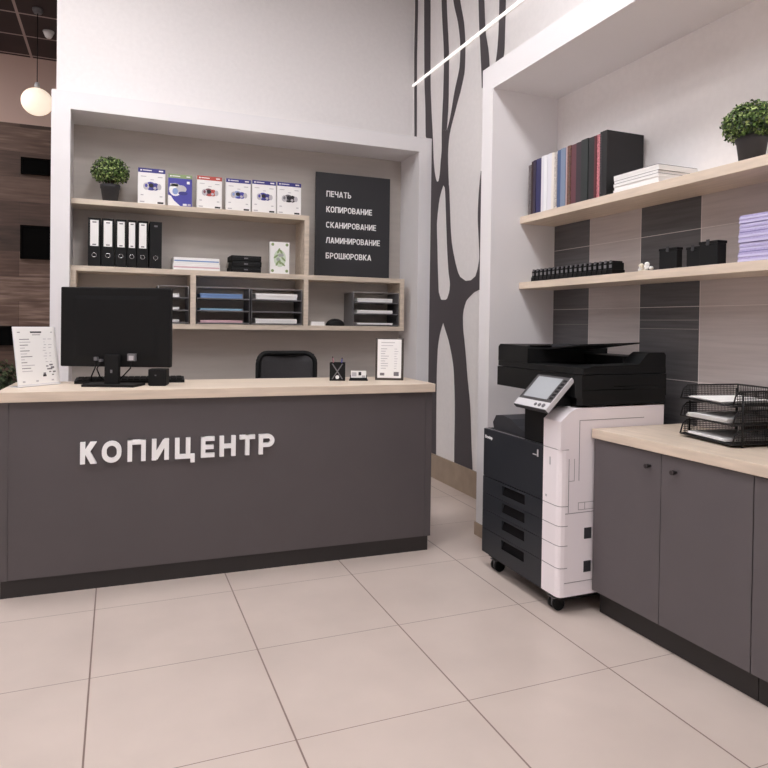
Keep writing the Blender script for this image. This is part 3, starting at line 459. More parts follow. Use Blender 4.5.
# card holder, business cards, framed sheet
ch=thing('pen_cup','square black pen cup with pale crossing stripes on the desk','pen cup',(1.205,3.685,DZ),math.radians(-20))
MB().box(-.045,.045,-.04,-.036,0,.105).box(-.045,.045,.036,.04,0,.105).box(-.045,-.041,-.036,.036,0,.105).box(.041,.045,-.036,.036,0,.105).box(-.041,.041,-.036,.036,0,.006).build('cup_body',BLACKM,ch)
xm=MB()
for s in (1,-1): xm.add([(-.034*s,-.0408,.01),(-.026*s,-.0408,.01),(.034*s,-.0408,.10),(.026*s,-.0408,.10)],[(0,1,2,3)])
xm.build('stripe',MIDGREY,ch,fix=False)
MB().cyl((0,-.0425,.022),(0,-.040,.022),.011,16).build('badge',LETTERW,ch)
for k,(dx,dy,tx,h,m_,l) in enumerate(((-.015,.0,-.012,.125,PLUM,'plum pen in the black pen cup, left of the other'),(.016,.012,.012,.118,NAVY,'navy pen in the black pen cup, right of the other'))):
    pn=thing('pen',l,'pen',ch.matrix_basis@Vector((dx,dy,.0065)),0,'pens in the cup')
    MB().cyl((0,0,0),(tx,.008,h),.004,8).build('pen_barrel',m_,pn)
    MB().cyl((tx,.008,h),(tx*1.05,.0084,h+.008),.003,8).build('pen_cap',BLACK,pn)
cd=thing('card_holder','low holder of printed business cards between pen cup and framed sheet','card holder',(1.325,3.655,DZ),math.radians(-20))
MB().box(-.055,.055,-.035,.035,0,.006,bev=.002).box(-.05,.05,.02,.024,.006,.03).box(-.05,.05,-.02,-.016,.006,.016).build('holder',BLACKM,cd)
c2=MB().box(-.045,.045,-.01,.008,.007,.056,0); c2.box(-.038,-.012,-.0104,-.01,.025,.048,1).box(.0,.016,-.0104,-.01,.03,.05,2).box(.02,.04,-.0104,-.01,.014,.03,1)
bc=thing('business_cards','stack of business cards standing in the low holder','business cards',cd.location,math.radians(-20))
c2.build('card_stack',[PAPER,INKL,INKD],bc)
fs=thing('framed_sheet','printed sheet in a dark upright frame at the right end of the desk','framed sheet',(1.505,3.615,DZ),math.radians(-26))
Ln=Matrix.Rotation(math.radians(-4),4,'X')
fb=MB().box(-.084,.084,0,.010,.0,.25,M=Ln,bev=.002); fb.build('frame',mat('dark_brown_frame',(62,54,48),.5),fs)
MB().box(-.06,.06,.008,.075,0,.006).build('frame_foot',mat('dark_brown_foot',(62,54,48),.5),fs)
sh=MB().box(-.072,.070,-.0012,0,.014,.244,0,M=Ln)
def LB(x0,x1,z0,z1,m): sh.box(x0,x1,-.0018,-.0012,z0,z1,m,M=Ln)
LB(-.05,.03,.222,.226,1); LB(-.05,.02,.205,.208,1)
rnd=random.Random(9)
for i in range(9): z=.185-i*.0145; LB(-.052,-.052+rnd.uniform(.025,.05),z,z+.004,1); LB(.028,.028+rnd.uniform(.012,.026),z,z+.003,1)
LB(-.056,-.03,.028,.044,2); LB(.026,.056,.026,.05,2)
sh.build('printed_sheet',[PAPER,INKL,INK],fs)

# ================================================================= office chair
oc=thing('office_chair','black mesh office chair tucked behind the reception desk','office chair',(1.12,4.42,0))
def rr(w,h,r,n=6):
    out=[]
    for cx,cz,a0 in ((w-r,h-r,0),(-w+r,h-r,90),(-w+r,-h+r,180),(w-r,-h+r,270)):
        for i in range(n+1): a=math.radians(a0+90*i/n); out.append((cx+r*math.cos(a),cz+r*math.sin(a)))
    return out
pts=rr(.205,.26,.07)
MB().tube([(a,.16+.05*(1-(a/.2)**2)-.0*b,.812+b) for a,b in pts],.018,8,closed=True).build('back_frame',BLACKM,oc)
bm_=MB(); n=13
for j in range(9):
    for i in range(n):
        a=-.2+.4*i/(n-1); b=-.255+.51*j/8; bm_.v.append((a,.16+.05*(1-(a/.2)**2),.812+b))
for j in range(8):
    for i in range(n-1): bm_.f.append((j*n+i,j*n+i+1,(j+1)*n+i+1,(j+1)*n+i)); bm_.m.append(0); bm_.s.append(True)
bk_=bm_.build('backrest',mat('dark_grey_mesh_fabric',(62,60,62),.9,noise=.1,nscale=200),oc); md=bk_.modifiers.new('thick','SOLIDIFY'); md.thickness=.006
MB().box(-.23,.23,-.24,.22,.44,.52,bev=.03).build('seat',mat('black_seat_fabric',(34,33,35),.95),oc)
MB().tube([(0,.18,.47),(0,.235,.50),(0,.245,.60),(0,.225,.75)],.025).build('back_support',BLACK,oc)
MB().cyl((0,0,.10),(0,0,.44),.028,16).build('gas_column',CHROME,oc)
for k in range(5):
    a=2*PI*k/5+.3; d=Vector((math.cos(a),math.sin(a),0))
    lg=MB().cyl((d.x*.02,d.y*.02,.12),(d.x*.29,d.y*.29,.075),.026,8,r1=.016).build('base_leg',BLACK,oc)
    s=Vector((-d.y,d.x,0)); c0=d*.29
    cst=MB().cyl(c0+s*.026+Vector((0,0,.03)),c0+s*.006+Vector((0,0,.03)),.03,14).cyl(c0-s*.006+Vector((0,0,.03)),c0-s*.026+Vector((0,0,.03)),.03,14).cyl(c0+Vector((0,0,.03)),c0+Vector((0,0,.078)),.008,8)
    o=cst.build('caster',BLACK,lg)
for sgn in (1,-1):
    MB().tube([(sgn*.22,.05,.47),(sgn*.27,.05,.50),(sgn*.27,.03,.66)],.015).box(sgn*.27-.03,sgn*.27+.03,-.12,.12,.66,.69,bev=.01).build('armrest',BLACK,oc)
# ================================================================= shelving in the back niche
SF=5.20; SB=BY-.013
su=thing('shelving_unit','pale wood shelving unit fixed across the reception niche','shelving unit',(1.0,SF,1.227))
part('shelf',MB().box(-.309,1.443,SF,SB,2.120,2.157),OAK,su)
part('shelf',MB().box(-.309,2.295,SF,SB,1.640,1.678),OAK,su)
part('shelf',MB().box(-.309,2.295,SF,SB,1.229,1.267),OAK,su)
part('end_panel',MB().box(1.405,1.443,SF,SB,1.678,2.120),OAK,su)
for x0,x1 in ((-.309,-.271),(.518,.558),(1.405,1.443),(2.256,2.295)): part('divider',MB().box(x0,x1,SF+.001,SB,1.267,1.640),OAK,su)

ZU,ZM,ZB=2.157,1.678,1.267
potted_bush(-.052,5.27,ZU,.050,.068,.125,(.128,.128,.102),.222,'round green potted bush in a dark pot on the reception shelf',2600,.018,11)

def photo_pack(x0,x1,h,y,head,cols,label,seed,full=None,dots=None):
    """upright printed carton: header band, picture in the middle, small marks"""
    z=ZU; d=.045; rnd=random.Random(seed); w=x1-x0
    t=thing('paper_pack',label,'paper pack',((x0+x1)/2,y+d/2,z),0,'printed packs on the reception shelf')
    part('carton',MB().box(x0,x1,y,y+d,z,z+h),PAPER,t)
    m=MB().box(x0+.0005,x1-.0005,y-.0004,y,z+.0005,z+h-.0005,1); ms=[head,PAPER,cols[0],cols[1],INKL,INKD]
    def B(a0,a1,b0,b1,k,e=.0008): m.box(x0+w*a0,x0+w*a1,y-e,y,z+h*b0,z+h*b1,k)
    def E(a,b,ra,rb,k,e):
        m.prism([(x0+w*(a+ra*math.cos(2*PI*i/16)),z+h*(b+rb*math.sin(2*PI*i/16))) for i in range(16)],y-e,y-.0002,k,None,'y')
    if full:
        ms.append(full); B(0,1,.0,.88,6)
        m.prism([(x0,z),(x0+w*.55,z),(x0+w*.25,z+h*.18),(x0+w*.12,z+h*.32),(x0,z+h*.35)],y-.0014,y-.0005,1,None,'y')
        E(.30,.52,.26,.20,1,.0012); E(.55,.55,.22,.12,4,.0016); E(.3,.47,.12,.1,2,.002); E(.62,.42,.2,.06,3,.002)
        B(.08,.42,.62,.70,1,.0012); B(.78,.9,.72,.8,1,.0012); B(.62,.78,.04,.1,1,.0012); B(.82,.95,.04,.1,4,.0012)
    else:
        E(.46,.51,.19,.12,2,.0010); E(.64,.50,.14,.105,3,.0014); E(.30,.50,.11,.10,4,.0016); E(.48,.53,.09,.06,5,.0018); E(.78,.50,.08,.085,4,.0018); E(.3,.52,.05,.05,2,.002); E(.62,.46,.06,.04,4,.002); E(.50,.42,.10,.03,3,.0022)
        B(.1,.3,.76,.78,4); B(.72,.9,.76,.785,4); B(.45,.58,.68,.70,4); B(.1,.2,.24,.27,4); B(.8,.9,.22,.25,4)
        B(.07,.24,.05,.085,4); B(.72,.94,.035,.085,5)
    B(0,1,.88,1,0,.0010)
    B(.08,.14,.92,.96,1,.0018); B(.17,.5,.93,.955,1,.0018); B(.76,.92,.925,.96,1,.0018)
    part('printed_cover',m,ms,t)
k=.9887
for x0,x1,h,head,cols,lab,full in (
    (.138,.330,.268,NAVY,(BLUEP,NAVY),'white pack with navy header, the one nearest the potted bush on the reception shelf',None),
    (.351,.525,.243,GREENP,(SKYP,NAVY),'purple blue pack with green header band on the reception shelf',BLUEP),
    (.562,.749,.250,REDP,(PLUM,REDP),'white pack with red header and reddish picture on the reception shelf',None),
    (.781,.972,.250,NAVY,(SKYP,BLUEP),'white pack with navy header and pale blue picture, beside the red headed pack',None),
    (.984,1.174,.256,NAVY,(BLUEP,NAVY),'white pack with navy header and purple picture, second from the right of its row',None),
    (1.184,1.380,.260,NAVY,(INK,INKD),'white pack with navy header and grey picture, at the right end of the upper shelf',None)):
    photo_pack(x0,x1,h,5.235,head,cols,lab,int(x0*1000),full)

def binder(x0,x1,h,label,lab):
    y=5.235; d=.245; z=ZM; w=x1-x0; cx=(x0+x1)/2
    t=thing('ring_binder',label,'binder',(cx,y+d/2,z),0,'black binders on the reception shelf')
    part('cover',MB().box(x0,x1,y,y+.004,z,z+h).box(x0,x0+.003,y+.004,y+d,z,z+h).box(x1-.003,x1,y+.004,y+d,z,z+h),BLACKM,t)
    part('page_block',MB().box(x0+.006,x1-.006,y+.03,y+d-.01,z+.004,z+h-.02),PAPER,t)
    T=Matrix.Translation((cx,y-.0005,z+h*.235))@Matrix.Rotation(PI/2,4,'X')
    rg=MB(); rg.tube([(cx+.015*math.cos(a),y-.001,z+h*.235+.015*math.sin(a)) for a in [2*PI*i/20 for i in range(20)]],.0028,6,closed=True)
    part('finger_ring',rg,CHROME,t,'chrome finger ring')
    if lab:
        l=MB().box(x0+w*.16,x1-w*.16,y-.0008,y,z+h*.42,z+h*.955,0)
        l.box(cx-w*.16,cx+w*.16,y-.0014,y-.0008,z+h*.90,z+h*.925,1).box(cx-w*.15,cx+w*.15,y-.0014,y-.0008,z+h*.44,z+h*.465,1)
        part('spine_label',l,[PAPER,INK],t,'white spine label')
    else:
        part('spine_badge',MB().box(cx-w*.14,cx+w*.14,y-.0008,y,z+h*.89,z+h*.925),MIDGREY,t)
for (x0,x1),lab,l in zip(((-.197,-.114),(-.107,-.022),(-.013,.062),(.068,.131),(.137,.213),(.224,.310)),(1,1,1,1,1,0),
    ('black binder with white label, first from the left of the row','black binder with white label, second from the left of the row','black binder with white label, third from the left of the row','narrow black binder with white label, fourth from the left of the row','black binder with white label, standing next to the unlabelled one','black binder without a spine label, at the right end of the row')):
    binder(x0,x1,.352,l,lab)

def flat_pack(x0,x1,y0,y1,z0,z1,name,label,cat,m,band=None,group=None):
    t=thing(name,label,cat,((x0+x1)/2,(y0+y1)/2,z0),0,group)
    part('wrapper',MB().box(x0,x1,y0,y1,z0,z1,bev=.003),m,t)
    if band: part('edge_band',MB().box(x0+.004,x1-.004,y0-.0008,y0,z0+(z1-z0)*.35,z0+(z1-z0)*.55),band,t)
flat_pack(.392,.737,5.215,5.44,ZM,ZM+.049,'paper_ream','white wrapped ream, the lower of two beside the binders','paper ream',PAPER,PINKPAP,'white reams beside the binders')
flat_pack(.395,.734,5.218,5.44,ZM+.0495,ZM+.095,'paper_ream','white wrapped ream, the upper of two beside the binders','paper ream',PAPER,BLUEPAP,'white reams beside the binders')
for i in range(3):
    z0=ZM+i*.0445; o=(.0,.012,.004)[i]
    t=thing('black_case',('lowest','middle','topmost')[i]+' of three flat black cases stacked on the reception shelf','case',(.94,5.32,z0),0,'flat black cases on the reception shelf')
    part('case_body',MB().box(.822+o,1.06+o*.3,5.222,5.43,z0,z0+.0435,bev=.005),BLACKM,t)
    part('case_badge',MB().box(.925,.955,5.2205,5.222,z0+.018,z0+.027),MIDGREY,t)
    part('case_seam',MB().box(.83+o,1.052+o*.3,5.2212,5.2222,z0+.029,z0+.0305),DKGREY,t)
t=thing('booklet','white upright booklet with a green floral picture on the reception shelf','booklet',(1.21,5.25,ZM))
part('booklet_block',MB().box(1.131,1.287,5.225,5.262,ZM,ZM+.255),PAPER,t)
m=MB()
def E(a,b,ra,rb,k,e,tl=0):
    m.prism([(1.209+a+ra*math.cos(q)*math.cos(tl)-rb*math.sin(q)*math.sin(tl),ZM+.13+b+ra*math.cos(q)*math.sin(tl)+rb*math.sin(q)*math.cos(tl)) for q in [2*PI*i/14 for i in range(14)]],5.225-e,5.2249,k,None,'y')
E(0,-.005,.05,.07,0,.0006); 
for a,b,tl in ((.012,.045,.5),(-.01,.055,-.4),(-.03,.01,-.9),(.03,-.01,.8),(.0,-.03,.2),(-.02,-.045,-.5),(.025,-.05,.9)): E(a,b,.008,.024,1,.0012,tl)
for a,b in ((.0,.02),(-.014,-.012),(.018,.022)): E(a,b,.014,.014,2,.0016)
for sx in (-1,1):
    for sz in (-1,1): E(sx*.058,sz*.105,.012,.012,1,.0008)
part('cover_print',m,[mat('pale_green_print',(206,218,196),.8),GREENP,mat('grey_flower_print',(170,174,170),.8)],t)

# sign board
SBY=5.40
sg=thing('sign_board','charcoal board listing the services in white letters on the reception shelf','sign',(1.89,SBY+.01,ZM))
part('board',MB().box(1.552,2.232,SBY,SBY+.016,ZM,2.570,bev=.002),SIGNB,sg)
for i,(word,xr) in enumerate((('ПЕЧАТЬ',1.868),('КОПИРОВАНИЕ',2.062),('СКАНИРОВАНИЕ',2.102),('ЛАМИНИРОВАНИЕ',2.140),('БРОШЮРОВКА',2.060))):
    x=1.646; z=2.366-i*.1315; h=.050; gap=.115
    tot=sum(GW[c] for c in word)+gap*(len(word)-1); sc=(xr-x)/tot; mb=MB()
    for c in word:
        for q,pl in enumerate(glyph(c,GW[c]*sc/h,.15)): mb.prism([(x+a*h,z+b*h) for a,b in pl],SBY-.003+q*.00006,SBY-.0001,0,None,'y')
        x+=(GW[c]+gap)*sc
    part('lettering',mb,LETTERW,sg,'white lettering line')

# letter trays on the lowest shelf
def letter_tray(x0,x1,tiers,label,side_left=False,z=ZB,h=.285):
    y0,y1=5.213,5.465
    t=thing('letter_tray',label,'letter tray',((x0+x1)/2,(y0+y1)/2,z),0,'grey letter trays on the lowest shelf')
    for i in range(tiers):
        zz=z+.006+i*h/tiers
        part('tray',MB().box(x0+.004,x1-.004,y0,y1,zz,zz+.005).box(x0+.004,x1-.004,y0-.003,y0,zz-.002,zz+.008),TRAYG,t)
    for x in (x0,x1-.004):
        part('side_panel',MB().box(x,x+.004,y0+.01,y1,z,z+h),TRAYG,t)
    fr=MB()
    for x in (x0+.002,x1-.002): fr.tube([(x,y0,z+.0045),(x,y0,z+h),(x,y1,z+h)],.0045,6)
    fr.tube([(x0,y0,z+h),(x1,y0,z+h)],.0035,6); fr.tube([(x0,y1,z+h),(x1,y1,z+h)],.0035,6)
    part('rail',fr,mat('tray_rail_grey',(150,147,148),.45),t)
    return [z+.0112+i*h/tiers for i in range(tiers)]
def papers(x0,x1,z,h,m,label,y0=5.222,y1=5.45,group='papers in the letter trays'):
    t=thing('paper_stack',label,'paper stack',((x0+x1)/2,(y0+y1)/2,z),0,group)
    n=max(1,int(round(h/.011))); rnd=random.Random(int(x0*977+z*1313))
    mb=MB()
    for i in range(n):
        j=rnd.uniform(0,.006); mb.box(x0+j,x1-rnd.uniform(0,.006),y0+rnd.uniform(0,.006),y1-j,z+h*i/n,z+h*(i+1)/n-.0006)
    part('sheets',mb,m,t)
tz=letter_tray(.285,.508,3,'letter tray half hidden behind the monitor on the lowest shelf')
for zz,h,w in zip(tz,(.022,.022,.03),('lowest','middle','top')): papers(.31,.440,zz,h,PAPER,'white papers in the %s tray half hidden behind the monitor'%w)
tz=letter_tray(.564,.972,3,'letter tray holding blue papers on the lowest shelf')
papers(.592,.916,tz[0],.022,PINKPAP,'pinkish papers in the lowest tray, under the blue papers')
papers(.592,.916,tz[1],.018,TEALPAP,'thin pale blue papers in the middle letter tray')
papers(.592,.918,tz[2],.038,BLUEPAP,'thick blue papers in the top letter tray')
tz=letter_tray(.986,1.394,3,'letter tray with an empty middle tier, beside the blue papers tray')
papers(1.016,1.358,tz[0],.040,PAPER,'white papers at the bottom of the tray with an empty middle tier')
papers(1.016,1.358,tz[2],.050,PAPER,'thick white papers at the top of the tray with an empty middle tier')
tz=letter_tray(1.838,2.250,3,'grey letter tray below the sign board, at the right end of the lowest shelf')
for zz,h,w in zip(tz,(.018,.030,.036),('lowest','middle','top')): papers(1.874,2.20,zz,h,PAPER,'white papers in the %s tier of the tray below the sign board'%w)
t=thing('note_block','small white block of note paper on the lowest shelf','note block',(1.53,5.27,ZB))
part('sheets',MB().box(1.472,1.588,5.215,5.30,ZB,ZB+.016).box(1.474,1.587,5.217,5.30,ZB+.0165,ZB+.033),PAPER,t)
t=thing('computer_mouse','rounded black mouse on the lowest shelf beside the note block','mouse',(1.70,5.27,ZB))
v=MB(); v.sphere((1.70,5.28,ZB+.004),(.082,.06,.056),0,24,14); v.v=[(a,b,max(c,ZB)) for a,b,c in v.v]
part('mouse_body',v,BLACKM,t)
part('mouse_base',MB().box(1.64,1.76,5.245,5.315,ZB,ZB+.004),BLACK,t)

# ================================================================= shelves in the right niche
RX=2.265; RB=WR
for z0,l in ((1.908,'upper pale wood wall shelf in the right niche'),(1.512,'lower pale wood wall shelf in the right niche')):
    xb = RB if z0>1.7 else WR-.0115
    t=thing('wall_shelf',l,'shelf',((RX+RB)/2,1.8,z0),0,'shelves in the right niche')
    part('board',MB().box(RX,xb,.125,3.409,z0,z0+.042 if z0>1.7 else z0+.040,bev=.0015),MAPLEY,t)
    part('wall_bracket',MB().box(xb-.10,xb,.8,.83,z0-.02,z0).box(xb-.01,xb,.8,.83,z0-.06,z0-.02),MIDGREY,t)
ZR,ZL=1.950,1.552
def speck(n,c1): return mat(n,c1,.7,noise=.35,nscale=160)
BK=[ # y0(far), y1(near), height, colour, depth offset, label words
 (3.352,3.328,.300,speck('grey_speck_cover',(120,112,112)),'thin speckled grey book at the far end of the upper shelf'),
 (3.327,3.306,.318,mat('dark_maroon_cover',(52,36,40),.5),'dark maroon book next to the speckled grey one at the far end'),
 (3.305,3.282,.320,mat('dark_purple_cover',(50,42,64),.5),'dark purple book beside the navy one'),
 (3.281,3.226,.322,mat('navy_cover',(48,48,92),.5),'thick navy book, left of the white ones'),
 (3.225,3.197,.325,mat('white_cover_a',(214,214,220),.6),'white book touching the navy one'),
 (3.196,3.169,.324,mat('white_cover_b',(228,228,232),.6),'white book, second after the navy one'),
 (3.168,3.129,.326,mat('white_cover_c',(220,218,224),.6),'thick white book, third after the navy one'),
 (3.128,3.106,.325,mat('cream_cover',(226,220,212),.6),'cream white book, last of the pale ones before the blue'),
 (3.105,3.075,.322,speck('beige_speck_cover',(190,182,176)),'speckled beige book beside the dark blue one'),
 (3.074,3.044,.324,mat('blue_cover',(68,88,126),.5),'dark blue book between beige and steel blue ones'),
 (3.043,3.003,.326,mat('steel_blue_cover',(122,136,160),.5),'steel blue book on the upper shelf'),
 (3.002,2.989,.326,mat('dusty_pink_cover',(186,160,160),.6),'thin dusty pink book between steel blue and brown'),
 (2.988,2.959,.328,speck('brown_cover',(112,78,66)),'brown book on the upper shelf'),
 (2.958,2.912,.326,mat('maroon_cover',(98,58,66),.5),'thick maroon book on the upper shelf'),
 (2.911,2.870,.326,mat('plum_cover',(54,42,50),.5),'dark plum book beside the thick greenish black one'),
 (2.869,2.815,.330,mat('green_black_cover',(38,44,44),.5),'thick greenish black book on the upper shelf'),
 (2.814,2.768,.328,mat('black_cover',(36,36,38),.5),'plain black book beside the dark red one'),
 (2.767,2.750,.327,mat('dark_red_cover',(92,34,42),.5),'thin dark red book beside the pink one'),
 (2.749,2.714,.329,speck('pink_cover',(186,116,122)),'pink speckled book close to the near end of the row'),
 (2.713,2.662,.331,mat('black_album_cover',(32,31,33),.55),'large black album at the near end of the row')]
for i,(ya,yb,h,m,l) in enumerate(BK):
    x0=2.283+[0,.004,.002,.005,.001][i%5]; x1=x0+.198; 
    if i==len(BK)-1: x0=2.276; x1=2.512
    t=thing('book',l,'book',((x0+x1)/2,(ya+yb)/2,ZR),0,'books on the upper shelf')
    w=min(.004,(ya-yb)*.15)
    part('cover',MB().box(x0,x0+w,yb,ya,ZR,ZR+h).box(x0+w,x1,yb,yb+w,ZR,ZR+h).box(x0+w,x1,ya-w,ya,ZR,ZR+h),m,t)
    part('page_block',MB().box(x0+w,x1-.005,yb+w,ya-w,ZR+.004,ZR+h-.005),PAPER,t)
    if i in (0,8,12,18,19):
        sp=MB()
        yy=yb+.004 if i!=19 else ya-.012
        for q in range(24): sp.tube([(x0-.003+.006*math.cos(a)*0+.004*math.cos(a),yy+.0,ZR+.02+q*(h-.04)/23+.004*math.sin(a)) for a in [2*PI*e/8 for e in range(8)]],.0011,4,closed=True)
        part('spiral_binding',sp,MIDGREY,t)
# white notebooks lying flat
zz=ZR; cm=[PAPER,mat('grey_notebook_cover',(112,106,112),.6)]
for i,(dy,dx,h,dark) in enumerate(((.0,.0,.016,0),(.006,.004,.017,0),(.003,.0,.015,1),(.008,.003,.015,1),(.002,.002,.014,0),(.006,.0,.012,1))):
    y0,y1=2.322+dy,2.618-dy*.3; x0,x1=2.283+dx,2.522
    t=thing('notebook',('lowest','second from the bottom','third from the bottom','third from the top','second from the top','topmost')[i]+' white notebook in the flat pile beside the black album','notebook',((x0+x1)/2,(y0+y1)/2,zz),0,'flat white notebooks on the upper shelf')
    part('page_block',MB().box(x0,x1,y0,y1,zz,zz+h-.002),PAPER,t)
    part('cover',MB().box(x0-.001,x1,y0-.001,y1+.001,zz+h-.002,zz+h-.0002),cm[dark],t)
    zz+=h
potted_bush(2.372,1.92,ZR,.044,.060,.118,(.102,.112,.082),.168,'leafy green potted plant in a dark pot on the right upper shelf',3000,.015,23)

# lower shelf: stamps, ornament, boxes, lilac paper
y=3.312; proto=None
stamp_names=['far end one','second','third','fourth','fifth','sixth','seventh','eighth','ninth','tenth','eleventh','twelfth','thirteenth','fourteenth','fifteenth','sixteenth','seventeenth','near end one']
for i in range(18):
    yy=3.312-i*.0388; lab='small black stamp on the lower shelf, %s counted from the far end of the row'%stamp_names[i] if 0<i<17 else 'small black stamp at the %s end of the row on the lower shelf'%('far' if i==0 else 'near')
    if proto is None:
        t=thing('rubber_stamp',lab,'stamp',(2.325,yy-.017,ZL),0,'black stamps in a row on the lower shelf')
        part('stamp_foot',MB().box(2.284,2.366,yy-.034,yy,ZL,ZL+.026,bev=.002),BLACK,t)
        part('stamp_body',MB().box(2.288,2.362,yy-.032,yy-.002,ZL+.026,ZL+.062,bev=.003),BLACKM,t)
        part('stamp_window',MB().box(2.2872,2.288,yy-.026,yy-.008,ZL+.034,ZL+.050),MIDGREY,t)
        part('stamp_cap',MB().box(2.294,2.356,yy-.027,yy-.007,ZL+.062,ZL+.070,bev=.002).box(2.286,2.294,yy-.022,yy-.012,ZL+.058,ZL+.072,1),[BLACK,MIDGREY],t)
        proto=t
    else: dup(proto,(2.325,yy-.017,ZL),label=lab)
t=thing('white_ornament','small crumpled white ornament between the stamps and the black boxes','ornament',(2.335,2.445,ZL))
o_=MB(); rnd=random.Random(4)
for i in range(11): 
    a=rnd.uniform(0,2*PI); r_=rnd.uniform(.0,.035); o_.sphere((2.335+r_*math.cos(a),2.445+r_*math.sin(a)*1.0,ZL+.014+rnd.uniform(0,.026)),(rnd.uniform(.008,.015),rnd.uniform(.008,.015),rnd.uniform(.008,.014)),rnd.choice([0,0,1]),8,6)
part('petals',o_,[PAPER,mat('cream_petal',(226,216,196),.7)],t)
part('ornament_base',MB().lathe([(.03,ZL),(.036,ZL+.008),(.001,ZL+.012)],16,0,Matrix.Translation((2.335,2.445,0))),mat('cream_base',(216,206,190),.7),t)
for i,(y0,y1,x0,x1,h,l) in enumerate(((2.215,2.318,2.29,2.322,.098,'black box nearest the white ornament on the lower shelf'),(2.098,2.168,2.296,2.33,.090,'narrow black box between two larger black boxes'),(1.998,2.091,2.285,2.335,.104,'deep black box next to the lilac paper on the lower shelf'))):
    t=thing('black_box',l,'box',((x0+x1)/2,(y0+y1)/2,ZL),0,'black boxes on the lower shelf')
    part('box_body',MB().box(x0,x1,y0,y1,ZL,ZL+h-.014,bev=.003),BLACKM,t)
    part('box_lid',MB().box(x0-.002,x1+.002,y0-.002,y1+.002,ZL+h-.014,ZL+h-.002,bev=.002),BLACK,t)
    part('clasp',MB().box(x0-.004,x0-.002,(y0+y1)/2-.008,(y0+y1)/2+.008,ZL+h-.02,ZL+h+.004),DKGREY,t)
zz=ZL
for i in range(5):
    h=(.040,.036,.042,.034,.034)[i]; d=(0,.004,.001,.003,.002)[i]
    t=thing('lilac_paper_ream',('lowest','second lowest','middle','second highest','topmost')[i]+' lilac paper ream in the pile at the frame edge','paper ream',(2.38,1.75,zz),0,'lilac paper pile on the lower shelf')
    mb=MB(); n=4
    for q in range(n): mb.box(2.287+d+.0015*(q%2),2.474,1.60,1.905-d*.8-.002*(q%2),zz+.003+(h-.003)*q/n,zz+.003+(h-.003)*(q+1)/n-.0004,0 if (q+i)%2 else 2)
    part('sheets',mb,[LILAC,LILACD,LILACL],t)
    part('gap_strip',MB().box(2.290,2.473,1.602,1.90,zz,zz+.003),LILACD,t)  # shaded gap between reams, put in as a darker lilac strip
    zz+=h

# ================================================================= cabinets and worktop
CX=1.992; CY=2.378
def wedge(mb):
    mb.v=[(x+.044*(CY-y)*(WR-x)/(WR-CX),y,z) for x,y,z in mb.v]; return mb
wt=thing('worktop','pale wood worktop running over the grey cabinets','worktop',(2.23,1.2,.791))
part('worktop_board',wedge(MB().box(CX-.012,WR-.012,.13,CY+.004,.791,.833,bev=.003)),MAPLEY,wt)
def wedge(mb):
    mb.v=[(x+.044*(CY-y)*(WR-x)/(WR-CX),y,z) for x,y,z in mb.v]; return mb
def cabinet(y0,y1,label,knobs):
    c=thing('base_cabinet',label,'cabinet',((CX+WX)/2,(y0+y1)/2,0),0,'grey base cabinets')
    part('carcass',wedge(MB().box(CX+.02,WR-.013,y0+.001,y1-.001,.105,.790)),CABG,c)
    part('plinth',wedge(MB().box(CX+.046,CX+.062,y0+.001,y1-.001,0,.105).box(CX+.062,WR-.02,y1-.02,y1-.004,0,.105)),PLINTH,c,'black plinth')
    ym=(y0+y1)/2+.01
    for (a,b),k in zip(((ym+.0015,y1-.0015),(y0+.0015,ym-.0015)),knobs):
        d=part('door',wedge(MB().box(CX,CX+.0195,a,b,.107,.787,bev=.001)),CABG,c)
        if k is not None:
            kb_=MB().cyl((CX,k,.730),(CX-.018,k,.730),.006,12).cyl((CX-.016,k,.730),(CX-.026,k,.730),.0105,16,r1=.009)
            part('knob',wedge(kb_),mat('dark_knob',(66,60,60),.35,metal=.6),d)
    return c
cabinet(1.605,CY,'grey two door base cabinet beside the copier',(2.058,1.930))
cabinet(.805,1.604,'grey two door base cabinet at the right edge, further from the copier',(1.29,1.14))

# black wire letter tray on the worktop
lt=thing('wire_letter_tray','black mesh three tier letter tray on the pale worktop','letter tray',(2.34,1.945,.8335),math.radians(-7))
def wire_tier(z):
    w=MB(); X0,X1,Y=-.145,.145,.143; r=.0035
    w.tube([(X0,-Y,z),(X0,Y,z),(X1,Y,z),(X1,-Y,z)],r,6,closed=True)
    for s in (-1,1):
        y=s*Y
        w.tube([(X0,y,z),(X0+.012,y,z+.04),(X0+.03,y,z+.055),(X1,y,z+.055),(X1,y,z)],r,6)
        k=int((X1-X0-.03)/.0075)
        for i in range(k): x=X0+.02+i*.0075; w.cyl((x,y,z),(x,y,z+(.05 if i<2 else .055)),.0018,4)
        for q in range(1,6): w.cyl((X0+.015,y,z+.055*q/6),(X1,y,z+.055*q/6),.0014,4)
    w.tube([(X1,-Y,z+.055),(X1,Y,z+.055)],r,6)
    for i in range(30): y=-Y+.004+i*(2*Y-.008)/29; w.cyl((X1,y,z),(X1,y,z+.055),.0018,4)
    w.box(X0+.003,X1-.003,-Y+.002,Y-.002,z-.0008,z+.0008)
    return w
tzs=[.012,.086,.160]
for z in tzs: wire_tier(z).build('tray',WIRE,lt)
for sx,sy in ((-.10,-.143),(-.10,.143),(.14,-.143),(.14,.143)): MB().cyl((sx,sy+(.001 if sy>0 else -.001),0),(sx,sy+(.001 if sy>0 else -.001),.20),.0042,8).build('post',WIRE,lt)
lt_m=Matrix.Translation(lt.location)@Matrix.Rotation(lt.rotation_euler[2],4,'Z')
